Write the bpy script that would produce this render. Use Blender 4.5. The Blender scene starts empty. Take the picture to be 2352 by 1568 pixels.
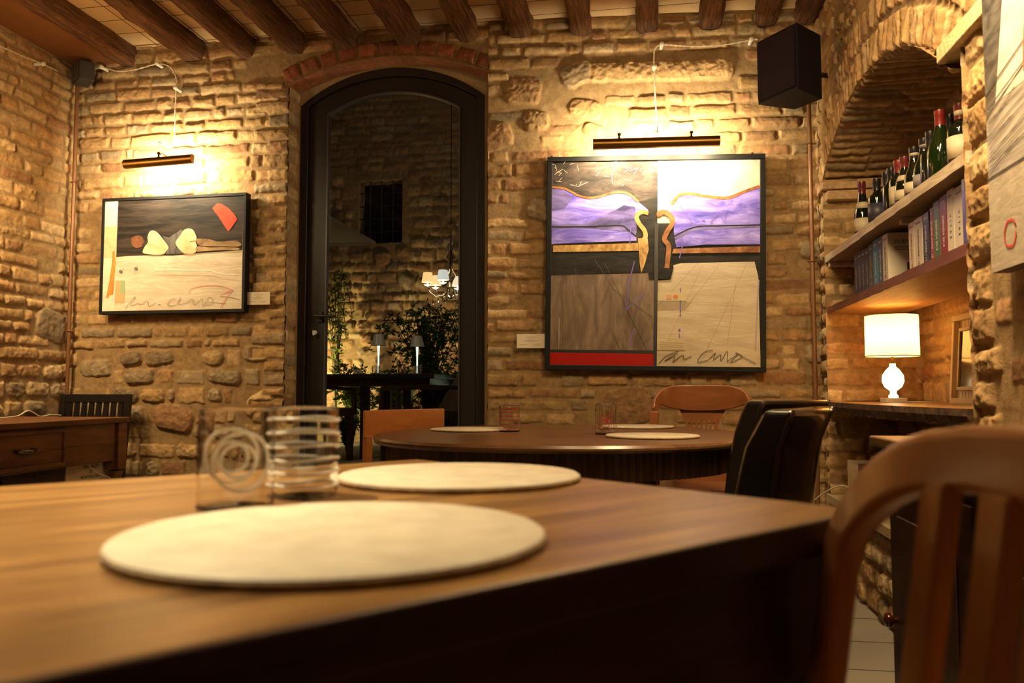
import bpy, bmesh, math, random
import numpy as np
from mathutils import Vector, Matrix

# ------------------------------------------------------------------ camera, world, exposure
SC = bpy.context.scene
COL = SC.collection
FOC = 1850.0                       # focal length in pixels of the 2352 px wide frame
YAW, PIT = math.radians(9.3), math.atan(116 / 1850)
CAMP = np.array([0, 0, .86])
RT = np.array([math.cos(YAW), math.sin(YAW), 0])
FH = np.array([-math.sin(YAW), math.cos(YAW), 0])
FW = FH * math.cos(PIT) + np.array([0, 0, math.sin(PIT)])
UP = np.cross(RT, FW)
cam = bpy.data.cameras.new('camera'); camo = bpy.data.objects.new('camera', cam); COL.objects.link(camo)
cam.sensor_width = 36; cam.lens = FOC / 2352 * 36; cam.clip_start = .02
camo.matrix_world = Matrix(((RT[0], UP[0], -FW[0], 0), (RT[1], UP[1], -FW[1], 0), (RT[2], UP[2], -FW[2], .86), (0, 0, 0, 1)))
cam.dof.use_dof = True; cam.dof.focus_distance = 4.0; cam.dof.aperture_fstop = 5.0
SC.camera = camo
SC.view_settings.view_transform = 'Standard'; SC.view_settings.look = 'None'
SC.view_settings.gamma = 1; SC.view_settings.use_curve_mapping = False
SC.view_settings.exposure = 0.0
w = bpy.data.worlds.new('night'); SC.world = w; w.use_nodes = True
w.node_tree.nodes['Background'].inputs[0].default_value = (.10, .12, .18, 1)
w.node_tree.nodes['Background'].inputs[1].default_value = .03

WARM = (1.0, .70, .34)
WARM2 = (1.0, .78, .50)

def plane_hit(px, py, p, n):
    d = RT * (px - 1176) / FOC + UP * (784 - py) / FOC + FW
    n = np.array(n, float); p = np.array(p, float)
    return Vector(CAMP + d * (np.dot(p - CAMP, n) / np.dot(d, n)))
def onZ(px, py, z): return plane_hit(px, py, (0, 0, z), (0, 0, 1))
def onX(px, py, x): return plane_hit(px, py, (x, 0, 0), (1, 0, 0))
def onY(px, py, y): return plane_hit(px, py, (0, y, 0), (0, 1, 0))
def G(lat, dep, z): return Vector(RT * lat + FH * dep + np.array([0, 0, z]))

def light(kind, loc, power, color, size=.05, target=None, spot=None, size_y=None, blend=.6):
    l = bpy.data.lights.new('lamp_or_fill', kind); o = bpy.data.objects.new('lamp_or_fill', l); COL.objects.link(o)
    o.location = loc; l.energy = power; l.color = color
    if kind == 'AREA':
        l.size = size
        if size_y: l.shape = 'RECTANGLE'; l.size_y = size_y
    else: l.shadow_soft_size = size
    if kind == 'SPOT': l.spot_size = math.radians(spot); l.spot_blend = blend
    if target is not None:
        o.rotation_euler = (Vector(target) - Vector(loc)).to_track_quat('-Z', 'Y').to_euler()
    return o

# ceiling spots of the room (just outside the frame)
light('SPOT', (-1.25, .95, 2.6), 430, (1, .80, .46), .04, (-.80, .72, .75), 48, blend=1)
light('SPOT', (.3, 1.3, 2.5), 16, WARM2, .05, (.0, .80, .75), 60)
light('SPOT', (-.45, 3.45, 2.62), 26, WARM, .03, (-.40, 3.22, .71), 32, blend=1)
# picture lamps on the left wall, just left of the frame, and over the painting on the right wall; then unseen ambient fill
light('AREA', (-3.02, 2.95, 1.95), 22, WARM, .05, (-3.2, 3.25, 1.4), size_y=.35)
light('AREA', (-2.75, 2.7, 2.2), 9, WARM, .15, (-3.2, 3.9, 1.2), size_y=.35)
light('AREA', (.50, 1.75, 2.32), 48, WARM, .06, (.88, 2.0, 1.7), size_y=.5)
light('AREA', (-.1, 1.6, 2.6), 10, WARM, .2, (.88, 3.0, 1.5), size_y=.2)  # added ambient fill towards the right wall, no fixture
light('AREA', (-1.2, .2, 2.7), 3.5, WARM, 1.2, (-1.2, 2.6, .5), size_y=1.2)  # added broad ambient fill for the whole room, no fixture

# ------------------------------------------------------------------ materials
def new_mat(name):
    m = bpy.data.materials.new(name); m.use_nodes = True
    return m, m.node_tree, m.node_tree.nodes['Principled BSDF']
def rgba(c): return (c[0], c[1], c[2], 1)
def plain(name, c, rough=.5, metal=0, coat=0, bump=0, bscale=60, var=0, spec=.5):
    m, t, b = new_mat(name)
    b.inputs['Base Color'].default_value = rgba(c); b.inputs['Roughness'].default_value = rough
    b.inputs['Metallic'].default_value = metal; b.inputs['Coat Weight'].default_value = coat
    b.inputs['Specular IOR Level'].default_value = spec
    if bump or var:
        tc = t.nodes.new('ShaderNodeTexCoord'); n = t.nodes.new('ShaderNodeTexNoise')
        n.inputs['Scale'].default_value = bscale; n.inputs['Detail'].default_value = 6
        t.links.new(tc.outputs['Object'], n.inputs['Vector'])
        if bump:
            bp = t.nodes.new('ShaderNodeBump'); bp.inputs['Strength'].default_value = bump; bp.inputs['Distance'].default_value = .004
            t.links.new(n.outputs['Fac'], bp.inputs['Height']); t.links.new(bp.outputs['Normal'], b.inputs['Normal'])
        if var:
            r = t.nodes.new('ShaderNodeValToRGB'); r.color_ramp.elements[0].position = .3; r.color_ramp.elements[1].position = .7
            r.color_ramp.elements[0].color = rgba([x * (1 - var) for x in c]); r.color_ramp.elements[1].color = rgba([min(1, x * (1 + var)) for x in c])
            t.links.new(n.outputs['Fac'], r.inputs[0]); t.links.new(r.outputs[0], b.inputs['Base Color'])
    return m
def streaky(name, c1, c2, stretch=(3, 40, 40), rough=.4, bump=.15, coat=0, pos=(.35, .65), c3=None, detail=6, rot=(0, 0, 0), dist=.004, mid=None):
    """noise stretched along one axis: wood grain, brush strokes"""
    m, t, b = new_mat(name)
    tc = t.nodes.new('ShaderNodeTexCoord'); mp = t.nodes.new('ShaderNodeMapping'); n = t.nodes.new('ShaderNodeTexNoise')
    mp.inputs['Scale'].default_value = stretch; mp.inputs['Rotation'].default_value = rot
    n.inputs['Scale'].default_value = 1; n.inputs['Detail'].default_value = detail; n.inputs['Roughness'].default_value = .65; n.inputs['Distortion'].default_value = .6
    t.links.new(tc.outputs['Object'], mp.inputs['Vector']); t.links.new(mp.outputs[0], n.inputs['Vector'])
    r = t.nodes.new('ShaderNodeValToRGB')
    r.color_ramp.elements[0].position = pos[0]; r.color_ramp.elements[1].position = pos[1]
    r.color_ramp.elements[0].color = rgba(c1); r.color_ramp.elements[1].color = rgba(c2)
    if mid: e = r.color_ramp.elements.new((pos[0] + pos[1]) / 2); e.color = rgba(mid)
    if c3: e = r.color_ramp.elements.new(min(.99, pos[1] + .12)); e.color = rgba(c3)
    t.links.new(n.outputs['Fac'], r.inputs[0]); t.links.new(r.outputs[0], b.inputs['Base Color'])
    b.inputs['Roughness'].default_value = rough; b.inputs['Coat Weight'].default_value = coat; b.inputs['Coat Roughness'].default_value = .15
    if 'paint' in name: b.inputs['Specular IOR Level'].default_value = .25
    if bump:
        bp = t.nodes.new('ShaderNodeBump'); bp.inputs['Strength'].default_value = bump; bp.inputs['Distance'].default_value = dist
        t.links.new(n.outputs['Fac'], bp.inputs['Height']); t.links.new(bp.outputs['Normal'], b.inputs['Normal'])
    return m
def emit(name, c, s, base=(.8, .7, .5)):
    m, t, b = new_mat(name)
    b.inputs['Base Color'].default_value = rgba(base)
    b.inputs['Emission Color'].default_value = rgba(c); b.inputs['Emission Strength'].default_value = s
    return m
def glassm(name, c=(1, 1, 1), rough=0, ior=1.45):
    m, t, b = new_mat(name)
    b.inputs['Base Color'].default_value = rgba(c); b.inputs['Transmission Weight'].default_value = 1
    b.inputs['Roughness'].default_value = rough; b.inputs['IOR'].default_value = ior
    return m
def stone_mat(name, bump=.6, rough=.9):
    m, t, b = new_mat(name)
    at = t.nodes.new('ShaderNodeAttribute'); at.attribute_name = 'tone'
    tc = t.nodes.new('ShaderNodeTexCoord')
    n1 = t.nodes.new('ShaderNodeTexNoise'); n1.inputs['Scale'].default_value = 28; n1.inputs['Detail'].default_value = 8; n1.inputs['Roughness'].default_value = .7
    n2 = t.nodes.new('ShaderNodeTexNoise'); n2.inputs['Scale'].default_value = 140; n2.inputs['Detail'].default_value = 5
    t.links.new(tc.outputs['Object'], n1.inputs['Vector']); t.links.new(tc.outputs['Object'], n2.inputs['Vector'])
    r = t.nodes.new('ShaderNodeValToRGB'); r.color_ramp.elements[0].position = .28; r.color_ramp.elements[1].position = .72
    r.color_ramp.elements[0].color = (.62, .58, .55, 1); r.color_ramp.elements[1].color = (1.25, 1.25, 1.25, 1)
    mx = t.nodes.new('ShaderNodeMix'); mx.data_type = 'RGBA'; mx.blend_type = 'MULTIPLY'; mx.inputs['Factor'].default_value = 1
    t.links.new(n1.outputs['Fac'], r.inputs[0]); t.links.new(at.outputs['Color'], mx.inputs['A']); t.links.new(r.outputs[0], mx.inputs['B'])
    t.links.new(mx.outputs['Result'], b.inputs['Base Color'])
    ad = t.nodes.new('ShaderNodeMath'); ad.operation = 'MULTIPLY_ADD'; ad.inputs[1].default_value = .5
    t.links.new(n2.outputs['Fac'], ad.inputs[0]); t.links.new(n1.outputs['Fac'], ad.inputs[2])
    bp = t.nodes.new('ShaderNodeBump'); bp.inputs['Strength'].default_value = bump; bp.inputs['Distance'].default_value = .006
    t.links.new(ad.outputs[0], bp.inputs['Height']); t.links.new(bp.outputs['Normal'], b.inputs['Normal'])
    b.inputs['Roughness'].default_value = rough
    return m

M = {}
M['stone'] = stone_mat('stone and brick')
M['mortar'] = plain('mortar', (.40, .29, .16), .95, bump=.5, bscale=90, var=.15)
M['beam'] = streaky('old beam', (.045, .018, .007), (.24, .105, .038), (70, 5, 70), .8, .9, mid=(.13, .055, .02), dist=.01, detail=9)
M['board_ceiling'] = streaky('brown ceiling board', (.17, .065, .02), (.23, .09, .03), (12, 2, 12), .6, .1)
M['table'] = streaky('foreground table wood', (.085, .038, .013), (.40, .215, .066), (2.6, 34, 34), .30, .12, mid=(.215, .105, .033), pos=(.3, .68), detail=9, dist=.0015)
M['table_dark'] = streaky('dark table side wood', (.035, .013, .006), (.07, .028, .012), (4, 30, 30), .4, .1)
M['table_edge_shade'] = streaky('shade-darkened table edge', (.025, .010, .004), (.06, .024, .010), (4, 30, 30), .4, .1)  # shade on the table's side put into the colour, darker than the top
M['round_top'] = streaky('oval table wood', (.085, .038, .017), (.20, .095, .042), (3, 26, 26), .28, .1, detail=9, dist=.001)
M['reed'] = streaky('reeded apron wood', (.05, .022, .010), (.18, .085, .036), (60, 60, 1.5), .5, .1)
M['desk'] = streaky('antique desk wood', (.08, .026, .009), (.20, .075, .026), (24, 3, 24), .38, .15, mid=(.14, .05, .017))
M['cabinet'] = streaky('dark cabinet wood', (.03, .011, .006), (.07, .025, .012), (24, 3, 24), .35, .1)
M['cabinet_top'] = streaky('cabinet top wood', (.10, .05, .02), (.22, .12, .05), (24, 3, 24), .4, .1)
M['orange'] = streaky('orange chair wood', (.34, .115, .028), (.46, .17, .045), (3, 3, 20), .3, .03, coat=.4)
M['chairwood'] = streaky('honey chair wood', (.44, .175, .05), (.56, .24, .075), (16, 16, 2), .3, .03, coat=.5)
M['captain'] = streaky('cherry chair wood', (.21, .070, .021), (.29, .10, .032), (3, 3, 20), .32, .03, coat=.4)
M['blackwood'] = plain('black lacquered wood', (.008, .006, .006), .35)
M['leather'] = plain('black leather', (.012, .010, .010), .30, coat=1.0, bump=.15, bscale=260)
M['leather_red'] = plain('dark oxblood leather', (.035, .010, .008), .3, coat=.2, bump=.15, bscale=260)
M['black'] = plain('black metal', (.012, .010, .011), .4)
M['framebk'] = plain('matt black frame', (.006, .006, .006), .6, spec=.25)
M['doorblack'] = plain('black door paint', (.014, .010, .009), .42, bump=.05, bscale=200)
M['speaker'] = plain('speaker black', (.008, .005, .008), .7, bump=.2, bscale=500, spec=.25)
M['brass'] = plain('aged brass', (.22, .115, .035), .33, metal=1)
M['brassdark'] = plain('dark brass', (.12, .07, .03), .4, metal=1)
M['copper'] = plain('painted copper pipe', (.20, .09, .04), .4, metal=.3)
M['porcelain'] = plain('porcelain', (.75, .70, .60), .3)
M['rope'] = plain('twisted cloth cable', (.62, .52, .38), .8)
M['wire'] = plain('white cable', (.72, .66, .52), .5)
M['paper'] = plain('paper card', (.70, .62, .48), .7)
M['ink'] = plain('ink', (.06, .05, .045), .7)
M['greyink'] = plain('pale grey print', (.30, .26, .20), .7)
M['mat'] = plain('stone placemat', (.62, .55, .43), .55, bump=.12, bscale=30, var=.13)
M['matedge'] = plain('placemat raw edge', (.38, .27, .15), .7, bump=.3, bscale=80, var=.3)
M['glass'] = glassm('clear drinking glass', (1, 1, 1))
M['pane'] = glassm('door glass', (.93, .95, .93))
M['whitetrail'] = plain('white glass thread', (.88, .82, .72), .25, spec=.7)
M['redtrail'] = plain('red glass thread', (.60, .02, .02), .2)
M['redtrail'].node_tree.nodes['Principled BSDF'].inputs['Transmission Weight'].default_value = .3
M['bottle'] = plain('dark bottle glass', (.006, .008, .005), .06, spec=.8)
M['bottlegreen'] = plain('green bottle glass', (.006, .013, .003), .06, spec=.8)
M['foil_black'] = plain('black capsule', (.010, .009, .010), .3)
M['foil_red'] = plain('red capsule', (.15, .010, .009), .35)
M['foil_wine'] = plain('wine capsule', (.10, .012, .012), .3)
M['label'] = plain('cream bottle label', (.46, .39, .28), .6)
M['label_grey'] = plain('grey bottle label', (.22, .20, .20), .5)
M['label_navy'] = plain('navy bottle label', (.03, .03, .05), .5)
M['shelfpale'] = streaky('whitewashed shelf wood', (.42, .32, .22), (.66, .56, .44), (30, 3, 30), .7, .5)
M['shelfred'] = streaky('red brown shelf wood', (.13, .035, .02), (.19, .055, .032), (30, 3, 30), .5, .25)
M['shelfunder'] = streaky('shelf underside pine', (.38, .20, .08), (.52, .30, .13), (30, 3, 30), .5, .15)
M['liveedge'] = streaky('live edge board', (.20, .085, .028), (.46, .24, .09), (26, 3, 26), .35, .3, detail=8)
M['bark'] = plain('rough dark edge', (.06, .028, .012), .9, bump=1, bscale=40, var=.5)
M['crate'] = streaky('pale pine crate', (.52, .36, .20), (.66, .50, .31), (3, 30, 30), .6, .1)
M['cratedark'] = streaky('black stained crate', (.030, .012, .010), (.045, .02, .014), (3, 30, 30), .5, .1)
M['frame_pale'] = plain('pale painted frame', (.74, .62, .42), .5)
M['tile'] = None
M['leaf'] = plain('leaf', (.045, .14, .02), .5, var=.4, bscale=8)
M['leaf2'] = plain('yellow green leaf', (.16, .22, .035), .5, var=.4, bscale=8)
M['stem'] = plain('stem', (.06, .05, .02), .7)
M['wicker'] = plain('dark wicker', (.08, .05, .03), .5, bump=1, bscale=120, var=.5)
M['lampmetal'] = plain('grey lamp metal', (.74, .72, .66), .45, metal=.1)
M['canvas'] = plain('parasol canvas', (.45, .42, .32), .8)
M['crystal'] = glassm('chandelier crystal', (1, .95, .9), 0, 1.5)
M['knob'] = plain('dark red knob', (.06, .012, .008), .15, coat=.5)
M['pull'] = plain('pewter pull', (.16, .15, .15), .22, metal=1)

# ------------------------------------------------------------------ mesh builder
class MB:
    def __init__(s): s.v = []; s.f = []; s.m = []
    def add(s, vs, fs, mi=0):
        o = len(s.v); s.v += [tuple(x) for x in vs]
        s.f += [tuple(i + o for i in f) for f in fs]; s.m += [mi] * len(fs)
        return s
    def box(s, c, d, rz=0, mi=0, mat=None):
        x, y, z = d[0] / 2, d[1] / 2, d[2] / 2
        vs = [Vector(p) for p in [(-x, -y, -z), (x, -y, -z), (x, y, -z), (-x, y, -z), (-x, -y, z), (x, -y, z), (x, y, z), (-x, y, z)]]
        R_ = Matrix.Rotation(rz, 3, 'Z') if mat is None else mat
        vs = [R_ @ p + Vector(c) for p in vs]
        return s.add(vs, [(0, 3, 2, 1), (4, 5, 6, 7), (0, 1, 5, 4), (1, 2, 6, 5), (2, 3, 7, 6), (3, 0, 4, 7)], mi)
    def hexa(s, b, t, mi=0):
        """b, t: four bottom and four top corners, counter-clockwise"""
        return s.add(list(b) + list(t), [(3, 2, 1, 0), (4, 5, 6, 7), (0, 1, 5, 4), (1, 2, 6, 5), (2, 3, 7, 6), (3, 0, 4, 7)], mi)
    def tube(s, pts, r, n=10, mi=0, closed=False, caps=True):
        pts = [Vector(p) for p in pts]; k = len(pts)
        rs = r if isinstance(r, (list, tuple)) else [r] * k
        vs = []; prev = None
        for i, p in enumerate(pts):
            if closed: t = pts[(i + 1) % k] - pts[i - 1]
            else: t = pts[min(i + 1, k - 1)] - pts[max(i - 1, 0)]
            if t.length < 1e-9: t = Vector((0, 0, 1))
            t.normalize()
            if prev is None:
                a = Vector((0, 0, 1)) if abs(t.z) < .9 else Vector((1, 0, 0))
                prev = t.cross(a).normalized()
            e = (prev - t * prev.dot(t)).normalized(); prev = e; g = t.cross(e)
            vs += [p + (e * math.cos(2 * math.pi * j / n) + g * math.sin(2 * math.pi * j / n)) * rs[i] for j in range(n)]
        fs = []
        for i in range(k if closed else k - 1):
            for j in range(n):
                a = i * n + j; b = i * n + (j + 1) % n; c = ((i + 1) % k) * n + (j + 1) % n; d = ((i + 1) % k) * n + j
                fs.append((a, b, c, d))
        if caps and not closed: fs += [tuple(range(n))[::-1], tuple((k - 1) * n + j for j in range(n))]
        return s.add(vs, fs, mi)
    def lathe(s, prof, n=40, c=(0, 0, 0), mi=0, sx=1, sy=1):
        vs = []; fs = []; k = len(prof)
        for (r, z) in prof:
            vs += [(c[0] + r * sx * math.cos(2 * math.pi * j / n), c[1] + r * sy * math.sin(2 * math.pi * j / n), c[2] + z) for j in range(n)]
        for i in range(k - 1):
            for j in range(n):
                fs.append((i * n + j, i * n + (j + 1) % n, (i + 1) * n + (j + 1) % n, (i + 1) * n + j))
        if prof[0][0] > 1e-5: fs.append(tuple(range(n))[::-1])
        if prof[-1][0] > 1e-5: fs.append(tuple((k - 1) * n + j for j in range(n)))
        return s.add(vs, fs, mi)
    def sweep(s, path, face, wd, th, mi=0, closed=False):
        """rectangular section swept along path; face = direction of the thickness"""
        path = [Vector(p) for p in path]; k = len(path); vs = []
        for i, p in enumerate(path):
            t = (path[min(i + 1, k - 1)] - path[max(i - 1, 0)]).normalized()
            fc = Vector(face[i] if isinstance(face, list) else face); fc = (fc - t * fc.dot(t)).normalized(); sd = t.cross(fc)
            w_ = wd[i] if isinstance(wd, (list, tuple)) else wd
            h_ = th[i] if isinstance(th, (list, tuple)) else th
            for (a, b) in ((-1, -1), (1, -1), (1, 1), (-1, 1)): vs.append(p + sd * a * w_ / 2 + fc * b * h_ / 2)
        fs = [(3, 2, 1, 0)]
        for i in range(k - 1):
            for j in range(4): fs.append((i * 4 + j, i * 4 + (j + 1) % 4, i * 4 + 4 + (j + 1) % 4, i * 4 + 4 + j))
        fs.append(tuple((k - 1) * 4 + j for j in range(4)))
        return s.add(vs, fs, mi)
    def prism(s, poly, z0, z1, mi=0, fn=None):
        """2D outline extruded; fn maps (x, y, z) to a point"""
        fn = fn or (lambda x, y, z: (x, y, z)); n = len(poly)
        vs = [fn(x, y, z0) for x, y in poly] + [fn(x, y, z1) for x, y in poly]
        fs = [tuple(range(n))[::-1], tuple(range(n, 2 * n))] + [(i, (i + 1) % n, n + (i + 1) % n, n + i) for i in range(n)]
        return s.add(vs, fs, mi)
    def build(s, name, mats, parent=None, bevel=0, seg=2, smooth=False, sub=0, recalc=True, loc=None, rz=None):
        me = bpy.data.meshes.new(name); me.from_pydata(s.v, [], s.f)
        mats = mats if isinstance(mats, (list, tuple)) else [mats]
        for m in mats: me.materials.append(m)
        me.polygons.foreach_set('material_index', s.m)
        if recalc:
            bm = bmesh.new(); bm.from_mesh(me); bmesh.ops.recalc_face_normals(bm, faces=bm.faces); bm.to_mesh(me); bm.free()
        o = bpy.data.objects.new(name, me); COL.objects.link(o)
        if parent is not None: o.parent = parent
        if smooth: me.polygons.foreach_set('use_smooth', [True] * len(me.polygons))
        if bevel:
            b = o.modifiers.new('bevel', 'BEVEL'); b.width = bevel; b.segments = seg; b.limit_method = 'ANGLE'; b.angle_limit = math.radians(40)
            if smooth is False: me.polygons.foreach_set('use_smooth', [True] * len(me.polygons)); 
            b.harden_normals = True
        if sub: q = o.modifiers.new('sub', 'SUBSURF'); q.levels = sub; q.render_levels = sub
        if smooth == 'auto':
            em = o.modifiers.new('edge', 'EDGE_SPLIT'); em.split_angle = math.radians(35)
        if loc is not None: o.location = loc
        if rz is not None: o.rotation_euler = (0, 0, rz)
        return o

def thing(name, label, cat, loc=(0, 0, 0), rz=0, group=None):
    o = bpy.data.objects.new(name, None); COL.objects.link(o); o.empty_display_size = .05
    o.location = loc; o.rotation_euler = (0, 0, rz)
    return tag(o, label, cat, group)
def tag(o, label, cat, group=None):
    o['label'] = label; o['category'] = cat
    if group: o['group'] = group
    return o
def struct(o): o['kind'] = 'structure'; return o
def text(s, size, mat, parent, loc, rot, name='lettering', ext=.0004, align='CENTER', sx=1.0, font_off=0):
    cu = bpy.data.curves.new('t', 'FONT'); cu.body = s; cu.size = size; cu.extrude = ext; cu.align_x = align; cu.align_y = 'CENTER'; cu.offset = font_off
    to = bpy.data.objects.new('t', cu); COL.objects.link(to)
    me = bpy.data.meshes.new_from_object(to.evaluated_get(bpy.context.evaluated_depsgraph_get()))
    bpy.data.objects.remove(to); bpy.data.curves.remove(cu)
    me.materials.clear(); me.materials.append(mat)
    o = bpy.data.objects.new(name, me); COL.objects.link(o); o.parent = parent
    o.matrix_local = Matrix.Translation(loc) @ (rot.to_4x4() if isinstance(rot, Matrix) else rot) @ Matrix.Diagonal((sx, 1, 1, 1))
    return o
def catmull(pts, n=8, closed=False):
    P = [Vector(p) for p in pts]; k = len(P); out = []
    rng_ = range(k) if closed else range(k - 1)
    for i in rng_:
        if closed: a, b, c, d = P[i - 1], P[i], P[(i + 1) % k], P[(i + 2) % k]
        else: a, b, c, d = P[max(i - 1, 0)], P[i], P[i + 1], P[min(i + 2, k - 1)]
        for j in range(n):
            t = j / n
            out.append(.5 * ((2 * b) + (c - a) * t + (2 * a - 5 * b + 4 * c - d) * t * t + (3 * b - a - 3 * c + d) * t ** 3))
    if not closed: out.append(P[-1])
    return out

# ------------------------------------------------------------------ stone walls (height fields, stone by stone)
def vnoise(ny, nx, cy, cx, rng):
    gy = int(ny / cy) + 3; gx = int(nx / cx) + 3; g = rng.random((gy, gx)) * 2 - 1
    y = np.arange(ny) / cy; x = np.arange(nx) / cx
    iy = y.astype(int); ix = x.astype(int); fy = y - iy; fx = x - ix
    fy = fy * fy * (3 - 2 * fy); fx = fx * fx * (3 - 2 * fx)
    a = g[iy][:, ix]; b = g[iy][:, ix + 1]; c = g[iy + 1][:, ix]; d = g[iy + 1][:, ix + 1]
    return (a * (1 - fx) + b * fx) * (1 - fy[:, None]) + (c * (1 - fx) + d * fx) * fy[:, None]
def fbm(ny, nx, cell, rng, octv=3):
    o = np.zeros((ny, nx)); a = 1
    for i in range(octv):
        c = max(1.01, cell / 2 ** i); o += a * vnoise(ny, nx, c, c, rng); a *= .5
    return o

TAN = [(.46, .33, .17), (.50, .37, .20), (.40, .27, .13), (.54, .42, .25), (.44, .29, .15)]
RED = [(.35, .21, .11), (.38, .24, .13), (.32, .185, .095)]
GREY = [(.33, .27, .18), (.29, .235, .16), (.38, .31, .21), (.43, .36, .25)]
def pick(R, zone='brick'):
    q = R.random()
    if zone == 'brick': return R.choice(TAN if q < .68 else (RED if q < .86 else GREY))
    if zone == 'plainbrick': return R.choice(TAN if q < .93 else RED)
    return R.choice(TAN if q < .5 else (RED if q < .6 else GREY))
# stone: (cx, cy, hw, hh, angle, round, height, tone, rough)
def lay(w_, h_, seed, rubble=1.0, zone='brick', ch=(.060, .082), ln=(.09, .27), blobs=12, blobh=None):
    R = random.Random(seed); out = []; bl = []
    bh = blobh or rubble + .25
    for _ in range(blobs):
        r = R.uniform(.045, .10)
        bl.append((R.uniform(0, w_), R.uniform(.05, bh), r * R.uniform(1, 1.45), r * R.uniform(.7, 1), R.uniform(-.5, .5), r * .62, R.uniform(.018, .035), pick(R, 'rubble'), R.uniform(1.1, 1.9)))
    keep = []
    for b in bl:
        if all(abs(b[0] - k[0]) > (b[2] + k[2]) * 1.02 or abs(b[1] - k[1]) > (b[3] + k[3]) * 1.05 for k in keep): keep.append(b)
    y = 0
    while y < h_:
        rub = y < rubble
        c = R.uniform(*ch) * (R.uniform(1.1, 1.6) if rub else 1)
        x = -R.uniform(0, .2)
        while x < w_:
            L = R.uniform(*ln) * (R.uniform(.7, 1.0) if rub else 1)
            if R.random() < .12: L *= .5
            g = .006 if not rub else .008
            cx, cy = x + L / 2, y + c / 2 + R.uniform(-.004, .004)
            hw, hh = L / 2 - g, c / 2 - g * R.uniform(.8, 1.7)
            if not any(((cx - k[0]) / (k[2] + hw * .8)) ** 2 + ((cy - k[1]) / (k[3] + hh * .8)) ** 2 < 1 for k in keep) and R.random() > .02:
                if rub and R.random() < .5:
                    out.append((cx, cy, hw, hh, R.uniform(-.14, .14), hh * R.uniform(.5, .95), R.uniform(.012, .030), pick(R, 'rubble'), R.uniform(1.2, 2.8)))
                else:
                    out.append((cx, cy, hw, hh, R.uniform(-.03, .03), R.uniform(.005, .016), R.uniform(.006, .020), pick(R, zone), R.uniform(.4, 1.4)))
            x += L
        y += c
    return out + keep
def panel(name, w_, h_, res, stones, fmap, seed=1, mask=None, mortar=(.33, .215, .10), mat=None, parent=None, flat=1.0, x0=0.0, y0=0.0):
    rng = np.random.default_rng(seed); R = random.Random(seed)
    nx = int(round(w_ / res)) + 1; ny = int(round(h_ / res)) + 1
    X = x0 + np.linspace(0, w_, nx); Yv = y0 + np.linspace(0, h_, ny); XX, YY = np.meshgrid(X, Yv)
    wx = fbm(ny, nx, .05 / res, rng, 3) * .0055; wy = fbm(ny, nx, .05 / res, rng, 3) * .0045
    rough = fbm(ny, nx, .022 / res, rng, 4); big = fbm(ny, nx, .35 / res, rng, 2); grit = fbm(ny, nx, max(1.5, .010 / res), rng, 2)
    H = (fbm(ny, nx, .06 / res, rng, 3) * .0018 + big * .004) * flat
    Tn = np.empty((ny, nx, 3)); Tn[:] = mortar; Tn *= (1 + .10 * rough)[..., None]
    for (cx, cy, hw, hh, an, rd, ht, tone, rg) in stones:
        rr = math.hypot(hw, hh) + .03
        i0 = max(0, int((cx - x0 - rr) / res)); i1 = min(nx, int((cx - x0 + rr) / res) + 2)
        j0 = max(0, int((cy - y0 - rr) / res)); j1 = min(ny, int((cy - y0 + rr) / res) + 2)
        if i1 <= i0 or j1 <= j0: continue
        sl = (slice(j0, j1), slice(i0, i1))
        dx = XX[sl] + wx[sl] - cx; dy = YY[sl] + wy[sl] - cy; ca, sa = math.cos(an), math.sin(an)
        a = dx * ca + dy * sa; b = -dx * sa + dy * ca
        qx = np.abs(a) - hw + rd; qy = np.abs(b) - hh + rd
        d = np.hypot(np.maximum(qx, 0), np.maximum(qy, 0)) + np.minimum(np.maximum(qx, qy), 0) - rd
        e = np.clip(-d / .009, 0, 1); e = e * e * (3 - 2 * e)
        dome = np.clip(-d / min(hh, .04), 0, 1) * .35 + .65
        tl = R.uniform(-.10, .10) * b + R.uniform(-.04, .04) * a
        hgt = e * (ht * dome + tl + rough[sl] * .0019 * rg + grit[sl] * .0011 * rg) + (1 - e) * H[sl]
        H[sl] = np.where(e > 0, hgt, H[sl])
        v = R.uniform(.68, 1.04); tt = np.array(tone) * v * np.array((1.06, .95, .82))
        tcol = tt * (1 + .13 * rough[sl] + .10 * big[sl])[..., None]
        ee = np.clip(e * 1.6 - .2, 0, 1)[..., None]
        Tn[sl] = Tn[sl] * (1 - ee) + tcol * ee
    P = fmap(XX, YY, H)
    co = np.stack([p.ravel() for p in P], 1)
    ii, jj = np.meshgrid(np.arange(nx - 1), np.arange(ny - 1))
    a = (jj * nx + ii); F = np.stack([a, a + 1, a + nx + 1, a + nx], -1)
    if mask is not None:
        cxm = X[0] + (ii + .5) * (w_ / (nx - 1)); cym = Yv[0] + (jj + .5) * (h_ / (ny - 1)); F = F[~mask(cxm, cym)]
    F = F.reshape(-1, 4)
    used = np.zeros(len(co), bool); used[F.ravel()] = True; idx = np.cumsum(used) - 1
    F = idx[F]; co = co[used]; Tc = np.clip(Tn.reshape(-1, 3)[used], 0, 1)
    me = bpy.data.meshes.new(name)
    me.vertices.add(len(co)); me.vertices.foreach_set('co', co.ravel().astype('f4'))
    me.loops.add(F.size); me.loops.foreach_set('vertex_index', F.ravel().astype('i4'))
    me.polygons.add(len(F)); me.polygons.foreach_set('loop_start', np.arange(0, F.size, 4, dtype='i4'))
    me.update(calc_edges=True)
    me.polygons.foreach_set('use_smooth', np.ones(len(F), bool))
    at = me.color_attributes.new('tone', 'FLOAT_COLOR', 'POINT')
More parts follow.
